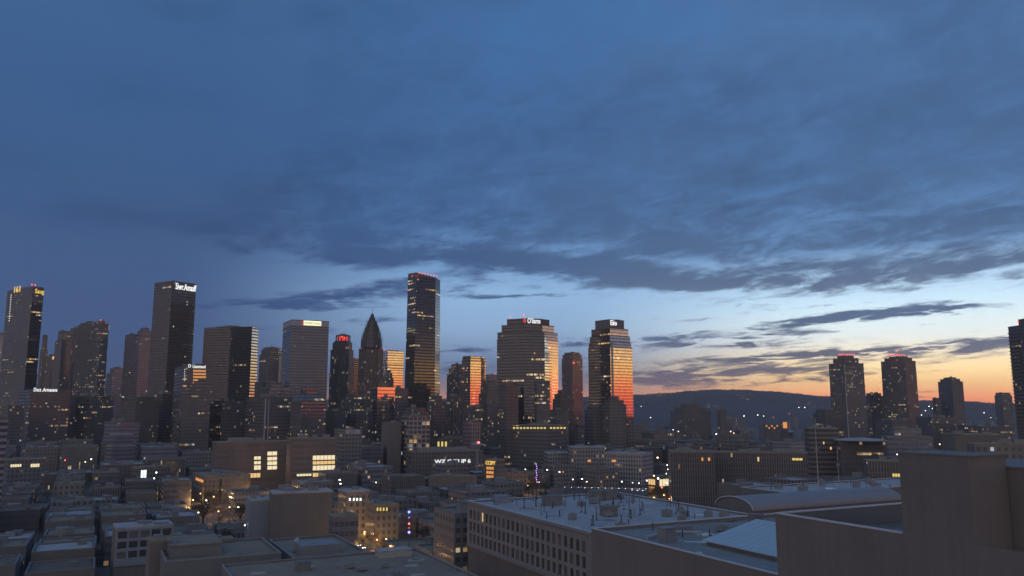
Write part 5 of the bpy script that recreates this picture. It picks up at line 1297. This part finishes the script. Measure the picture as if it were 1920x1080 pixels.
for px, py, Y, m_, rad in [(637, 900, 560, 'lamp_white', .55), (638.5, 907, 545, 'lamp_white', .45), (705, 905, 600, 'lamp_white', .5), (952, 886, 690, 'lamp_warm', .5), (966, 882, 720, 'lamp_white', .9), (985, 880, 760, 'lamp_white', .4),
                           (1000, 881, 760, 'lamp_white', .4), (1026, 881, 715, 'lamp_white', .45), (1049, 885, 690, 'lamp_white', .5), (1056, 885, 690, 'lamp_red', .4), (1074, 899, 690, 'lamp_white', .4), (1091, 898, 690, 'lamp_white', .5), (1100, 903, 700, 'lamp_white', .4), (1166, 903, 700, 'lamp_white', .5), (1186, 905, 690, 'lamp_white', .35), (1198, 906, 690, 'lamp_white', .35),
                           (72, 856, 820, 'lamp_white', .55), (134, 860, 800, 'lamp_white', .5), (128, 858, 800, 'lamp_red', .5), (122, 863, 760, 'lamp_red', .6), (152, 858, 800, 'lamp_white', .45), (171, 861, 760, 'lamp_white', .5), (225, 868, 740, 'lamp_white', .45), (200, 865, 760, 'lamp_warm', .4), (160, 866, 750, 'lamp_warm', .45), (100, 856, 860, 'lamp_white', .4), (85, 861, 820, 'lamp_warm', .4),
                           (293, 886, 640, 'lamp_white', .55), (289, 897, 615, 'lamp_white', .45), (334, 896, 600, 'lamp_white', .4), (328, 907, 585, 'lamp_white', .4), (387, 938, 470, 'lamp_white', .35), (372, 961, 440, 'lamp_white', .3), (447, 951, 450, 'lamp_white', .35), (459, 985, 400, 'lamp_white', .3), (468, 963, 430, 'lamp_white', .25),
                           (1213, 901, 600, 'lamp_white', .45), (1226, 892, 610, 'lamp_warm', .5), (1234, 897, 600, 'lamp_white', .6), (1241, 914, 570, 'lamp_red', .6), (1250, 905, 590, 'lamp_white', .45), (1252, 880, 615, 'lamp_white', .3), (1251, 872, 615, 'lamp_white', .3), (1249.5, 888, 615, 'lamp_white', .3),
                           (1343, 814, 1150, 'lamp_white', .7), (1272, 809, 1250, 'lamp_white', .6), (1262, 806, 1300, 'lamp_white', .5), (1395, 780, 2200, 'lamp_white', 1), (1498, 764, 2700, 'lamp_white', 1), (1509, 764, 2700, 'lamp_white', 1), (1421, 778, 2300, 'lamp_white', .9), (1450, 782, 2100, 'lamp_red', .8), (1432, 780, 2100, 'lamp_warm', .9),
                           (1220, 783, 2000, 'lamp_white', .9), (1202, 762, 2800, 'lamp_white', .9), (1370, 809, 1280, 'lamp_warm', .7), (1376, 812, 1250, 'lamp_warm', .6), (1258, 836, 900, 'lamp_warm', .5), (1233, 858, 720, 'lamp_warm', .7), (1285, 829, 960, 'lamp_warm', .5), (1296, 843, 850, 'lamp_warm', .4), (1480, 776, 2300, 'lamp_red', .8), (1530, 777, 2200, 'lamp_warm', .8),
                           (1742, 762, 2800, 'lamp_white', 1.2), (1748, 766, 2600, 'lamp_white', 1), (1735, 770, 2400, 'lamp_warm', 1), (1728, 778, 2000, 'lamp_white', .7), (1845, 774, 2200, 'lamp_white', .8), (1858, 783, 1900, 'lamp_warm', .7), (1762, 833, 800, 'lamp_warm', .5), (1700, 866, 560, 'lamp_white', .3), (1682, 852, 600, 'lamp_white', .35)]:
    lamp(px, py, Y, m_, rad)
g = random.Random(31)
for l in range(300, 620, 20):                                           # lamps of the main street really light it
    for r in (106.0, 123.2):
        x, y = G(r, l + (5 if r > 110 else 0)); px, py = px_of((x, y, 6.5)); lamp(px, py, y, 'lamp_warm', .28, 800, (1, .52, .18))
for l in range(635, 860, 28):
    x, y = G(106.0, l); px, py = px_of((x, y, 7)); lamp(px, py, y, 'lamp_warm', .35, 1300, (1, .55, .22))
for px, Y in ((935, 640), (955, 680), (975, 720), (990, 660), (1010, 690), (1222, 575), (1240, 590), (1234, 560), (400, 540), (440, 520), (420, 500), (372, 560), (385, 600), (455, 590), (430, 620), (410, 580), (365, 520), (690, 420), (664, 415), (730, 398), (60, 690), (130, 720), (210, 690), (290, 600)):
    x = P(px, 760, Y).x; q_ = px_of((x, Y, 7)); lamp(q_[0], q_[1], Y, 'lamp_warm', .35, 1900, (1, .55, .2))

def make_car(paint):
    root = bpy.data.objects.new('parked_car', None); COL.objects.link(root)
    pr = [(-2.15, .35), (-2.2, .75), (-1.9, .95), (1.0, .95), (2.1, .8), (2.2, .5), (2.1, .32)]
    b = B(); n_ = len(pr)
    for s_ in (-1, 1):
        f_ = [(x, s_ * .86, z_) for x, z_ in pr]; b.face(f_ if s_ < 0 else f_[::-1])
    for i in range(n_):
        (x0, z0), (x1, z1) = pr[i], pr[(i + 1) % n_]; b.face([(x0, -.86, z0), (x0, .86, z0), (x1, .86, z1), (x1, -.86, z1)])
    b.obj('body', paint, root, (0, 0, 0))
    b = B(); lo, hi = [(-1.7, .76), (.95, .76)], [(-1.25, .62), (.35, .62)]
    q4 = lambda e, z_: [(e[0][0], -e[0][1], z_), (e[1][0], -e[1][1], z_), (e[1][0], e[1][1], z_), (e[0][0], e[0][1], z_)]
    A4, B4 = q4(lo, .955), q4(hi, 1.42)
    for i in range(4): b.face([A4[i], A4[(i + 1) % 4], B4[(i + 1) % 4], B4[i]])
    b.obj('window_band', 'glass', root, (0, 0, 0))
    b = B(); C4, D4 = q4(hi, 1.422), q4(hi, 1.47)
    for i in range(4): b.face([C4[i], C4[(i + 1) % 4], D4[(i + 1) % 4], D4[i]])
    b.face(D4); b.obj('car_roof', paint, root, (0, 0, 0))
    for x in (-1.35, 1.35):
        for y in (-.8, .8):
            b = B(); b.tube((x, y - .11, .33), (x, y + .11, .33), .33, None, 12); b.obj('wheel', 'dark_metal', root, (0, 0, 0))
    for y in (-.6, .6):
        b = B(); b.box(2.19, y - .17, .55, 2.26, y + .17, .72); b.obj('headlight', 'lamp_white', root, (0, 0, 0))
        b = B(); b.box(-2.25, y - .17, .62, -2.19, y + .17, .76); b.obj('tail_light', 'lamp_red', root, (0, 0, 0))
    return root
M['car_white'] = plain('white_car_paint', (.6, .6, .62), .3, .1, 1); M['car_dark'] = plain('dark_car_paint', (.06, .06, .07), .25, .1, 1); M['car_silver'] = plain('silver_car_paint', (.3, .31, .33), .3, .1, 1)
cars = [make_car(k) for k in ('car_white', 'car_dark', 'car_silver')]
CARS = []
used = set()
def car(k, x, y, a_):
    if k not in used: c = cars[k]; used.add(k)
    else: c = copy_tree(cars[k])
    c.location = (x, y, .14 if False else .012); c.rotation_euler = (0, 0, a_); tag(c, 'x', 'car', 'cars in the streets'); CARS.append((c, ('white', 'dark', 'silver')[k], x, y)); return c
AL = math.atan2(RX, -RY)
for l in list(range(305, 335, 7)) + list(range(354, 460, 8)) + list(range(480, 580, 9)):
    for r, da in ((107.8, 0), (121.3, math.pi)):
        if g.random() < .62: x, y = G(r, l); car(g.randrange(3), x, y, AL + da)
for l, r, da in ((315, 112, math.pi), (365, 117, 0), (402, 112.2, math.pi), (440, 117, 0), (520, 112, math.pi), (545, 117, 0)): x, y = G(r, l); car(0, x, y, AL + da)
for k in range(13):
    px = 1062 + k * 12.5; x = P(px, 760, 712 - k * 1.2).x; car(g.choice([0, 0, 2]), x, 712 - k * 1.2, math.pi + g.choice([0, .1]))
for k in range(3): p_ = P(1186 + k * 9, 760, 690); car(0, p_.x, 690 - k * 3, math.pi * 1.1)
for px, Y in ((698, 612), (716, 612), (703, 430), (1330, 500)): p_ = P(px, 760, Y); car(0, p_.x, Y, math.pi)
# ------------------------------------------------------------------ leave out what nothing shows, then name what is left
bpy.context.view_layer.update()
from mathutils.bvhtree import BVHTree
eye = Vector((0, 0, H))
KID = {}
for o in COL.objects: KID.setdefault(o.parent, []).append(o)
def kids(o):
    out = [o]
    for c in KID.get(o, ()): out += kids(c)
    return out
GONE = []
def drop(o): GONE.extend(kids(o))
allv, allf, owner, faces_of = [], [], [], {}
for root in KID[None]:
    lst = faces_of.setdefault(root.name, [])
    for o in kids(root):
        if o.type != 'MESH': continue
        mw = o.matrix_world; me = o.data; k0 = len(allv)
        allv += [mw @ v.co for v in me.vertices]
        for p in me.polygons:
            lst.append(len(allf)); allf.append([k0 + i for i in p.vertices]); owner.append(root.name)
bvh = BVHTree.FromPolygons(allv, allf)
def seen(root, need=2, n=70):
    gg = random.Random(1); fs = faces_of[root.name]; c = 0
    if len(fs) > n: fs = gg.sample(fs, n)
    reps = max(1, n // max(1, len(fs)))
    for f in fs:
        vs_ = [allv[i] for i in allf[f]]
        for _ in range(reps):
            wts = [gg.random() ** 1.5 + .02 for _ in vs_]; s_ = sum(wts)
            q = sum((v * (w_ / s_) for v, w_ in zip(vs_, wts)), Vector())
            px, py = px_of(q)
            if not (-30 < px < 1950 and 0 < py < 1090): continue
            hit = bvh.ray_cast(eye, (q - eye).normalized())
            if hit[2] is not None and owner[hit[2]] == root.name:
                c += 1
                if c >= need: return True
    return False
def prune(lst, need=2, n=70):
    keep = [t for t in lst if seen(t[0], need, n)]
    kn = {t[0].name for t in keep}
    for t in lst:
        if t[0].name not in kn: drop(t[0])
    return keep
n0 = len(FILL)
FILL = prune(FILL, 2, 110)
TREES = [t[0] for t in prune([(t,) for t in TREES], 1, 60)]
CARS = prune(CARS, 1, 60)
LAMPS = [t for t in LAMPS if True]
ROOFT = [(o,) for o in list(COL.objects) if o.parent is None and o.get('category') in ('vent pipe', 'air conditioner', 'skylight', 'railing', 'antenna', 'roof hut', 'chimney', 'duct', 'dish', 'tank')]
prune(ROOFT, 1, 90)
bpy.data.batch_remove(GONE)
bpy.context.view_layer.update()
lmk = []          # landmark phrase, photo column, distance
LM = [('the yellow lettered tower', 48, 1150), ('the glowing board tower', 180, 1230), ('the rose coloured tower', 268, 1230), ('the white-lettered black tower', 332, 1080), ('the wide dark slab', 430, 1180),
      ('the pale grid tower', 575, 1120), ('the spire tower', 696, 1120), ('the tallest tower', 795, 1050), ('the orange faced tower', 888, 1180), ('the massive stepped tower', 985, 1080), ('the red brick tower', 1073, 1250),
      ('the gold banded tower', 1143, 1060), ('the turreted dark building', 1295, 1650), ('the church tower', 1353, 1650), ('the hill summit', 1420, 6000), ('the mastless red-lit tower', 1585, 1400), ('the masted red-lit tower', 1685, 1400), ('the orange strip tower', 1782, 1500), ('the balconied edge tower', 1900, 700)]
ORD = ['', 'second ', 'third ', 'fourth ', 'fifth ', 'sixth ', 'seventh ', 'eighth ', 'ninth ', 'tenth ', 'eleventh ', 'twelfth ', 'thirteenth ', 'fourteenth ']
def zone(px, y):
    b_ = min(LM, key=lambda t: abs(t[1] - px)); return b_[0]
def depth_word(y):
    return 'nearest row' if y < 430 else 'near row' if y < 560 else 'middle row' if y < 760 else 'far row' if y < 1000 else 'farthest row' if y < 2000 else 'hill foot'
groups = {}
for (o, mt, rf, h_, x, y) in FILL:
    px, py = px_of((x, y, h_)); kind = 'house' if o['category'] == 'house' else 'block'
    hw = '' if h_ < 26 else 'tall'
    if kind == 'house': hw = ''
    key = (f"{hw} {mt} {kind}".strip() + f", {rf} roof", depth_word(y), zone(px, y))
    groups.setdefault(key, []).append((px, o))
for (desc, dw, zn), lst in groups.items():
    lst.sort(key=lambda t: t[0])
    where = f"hillside below {zn}" if dw == 'hill foot' else f"{dw} below {zn}"
    for k, (px, o) in enumerate(lst):
        lead = '' if len(lst) == 1 else (ORD[k] if k < len(ORD) else '') + 'from left, '
        if len(lst) > 1 and k == 0: lead = 'leftmost '
        o['label'] = lead + f"{desc}, {where}"
        o['group'] = 'lesser buildings between the landmarks'
def relabel(lst, desc, grp):
    z_ = {}
    for o, x, y, extra in lst:
        px, _ = px_of((x, y, 3)); z_.setdefault((extra, depth_word(y), zone(px, y)), []).append((px, o))
    for (extra, dw, zn), l_ in z_.items():
        l_.sort(key=lambda t: t[0])
        for k, (px, o) in enumerate(l_):
            lead = '' if len(l_) == 1 else 'leftmost ' if k == 0 else (ORD[k] if k < len(ORD) else 'further ') + 'from left, '
            o['label'] = f"{lead}{extra} {desc} in the {dw} below {zn}"; o['group'] = grp
relabel([(o, x, y, c_) for o, c_, x, y in CARS], 'car', 'cars in the streets')
relabel([(o, x, y, {'lamp_warm': 'orange', 'lamp_white': 'white', 'lamp_red': 'red'}[m_]) for o, m_, x, y in LAMPS], 'street lamp', 'street lamps')
def tree_kind(o):
    n_ = len([c for c in KID[o] if c.name.startswith('crown')][0].data.polygons); return {320: 'russet thin', 650: 'dark pointed', 700: 'dark broad', 520: 'dark small'}[n_]
relabel([(o, o.location.x, o.location.y, tree_kind(o)) for o in TREES], 'tree', 'trees of the town')
print('FILL', n0, len(FILL), 'TREES', len(TREES), 'CARS', len(CARS), 'LAMPS', len(LAMPS), 'OBJ', len(COL.objects))
HAZE = 6e-5
# ------------------------------------------------------------------ the evening air
m = bpy.data.materials.new('evening_haze'); m.use_nodes = True; nt_ = m.node_tree; nt_.nodes.clear()
pv = nt_.nodes.new('ShaderNodeVolumePrincipled'); pv.inputs['Color'].default_value = (.95, .90, .88, 1); pv.inputs['Density'].default_value = HAZE; pv.inputs['Anisotropy'].default_value = .1
mo = nt_.nodes.new('ShaderNodeOutputMaterial'); nt_.links.new(pv.outputs[0], mo.inputs['Volume'])
M['haze'] = m
hz = B(); hz.box(-5400, -420, -1.0, 5400, 9500, 350); hzo = hz.obj('haze', 'haze'); hzo['kind'] = 'stuff'; tag(hzo, 'thin blue grey evening haze lying over the whole town', 'haze')

SC.cycles.volume_bounces = 1
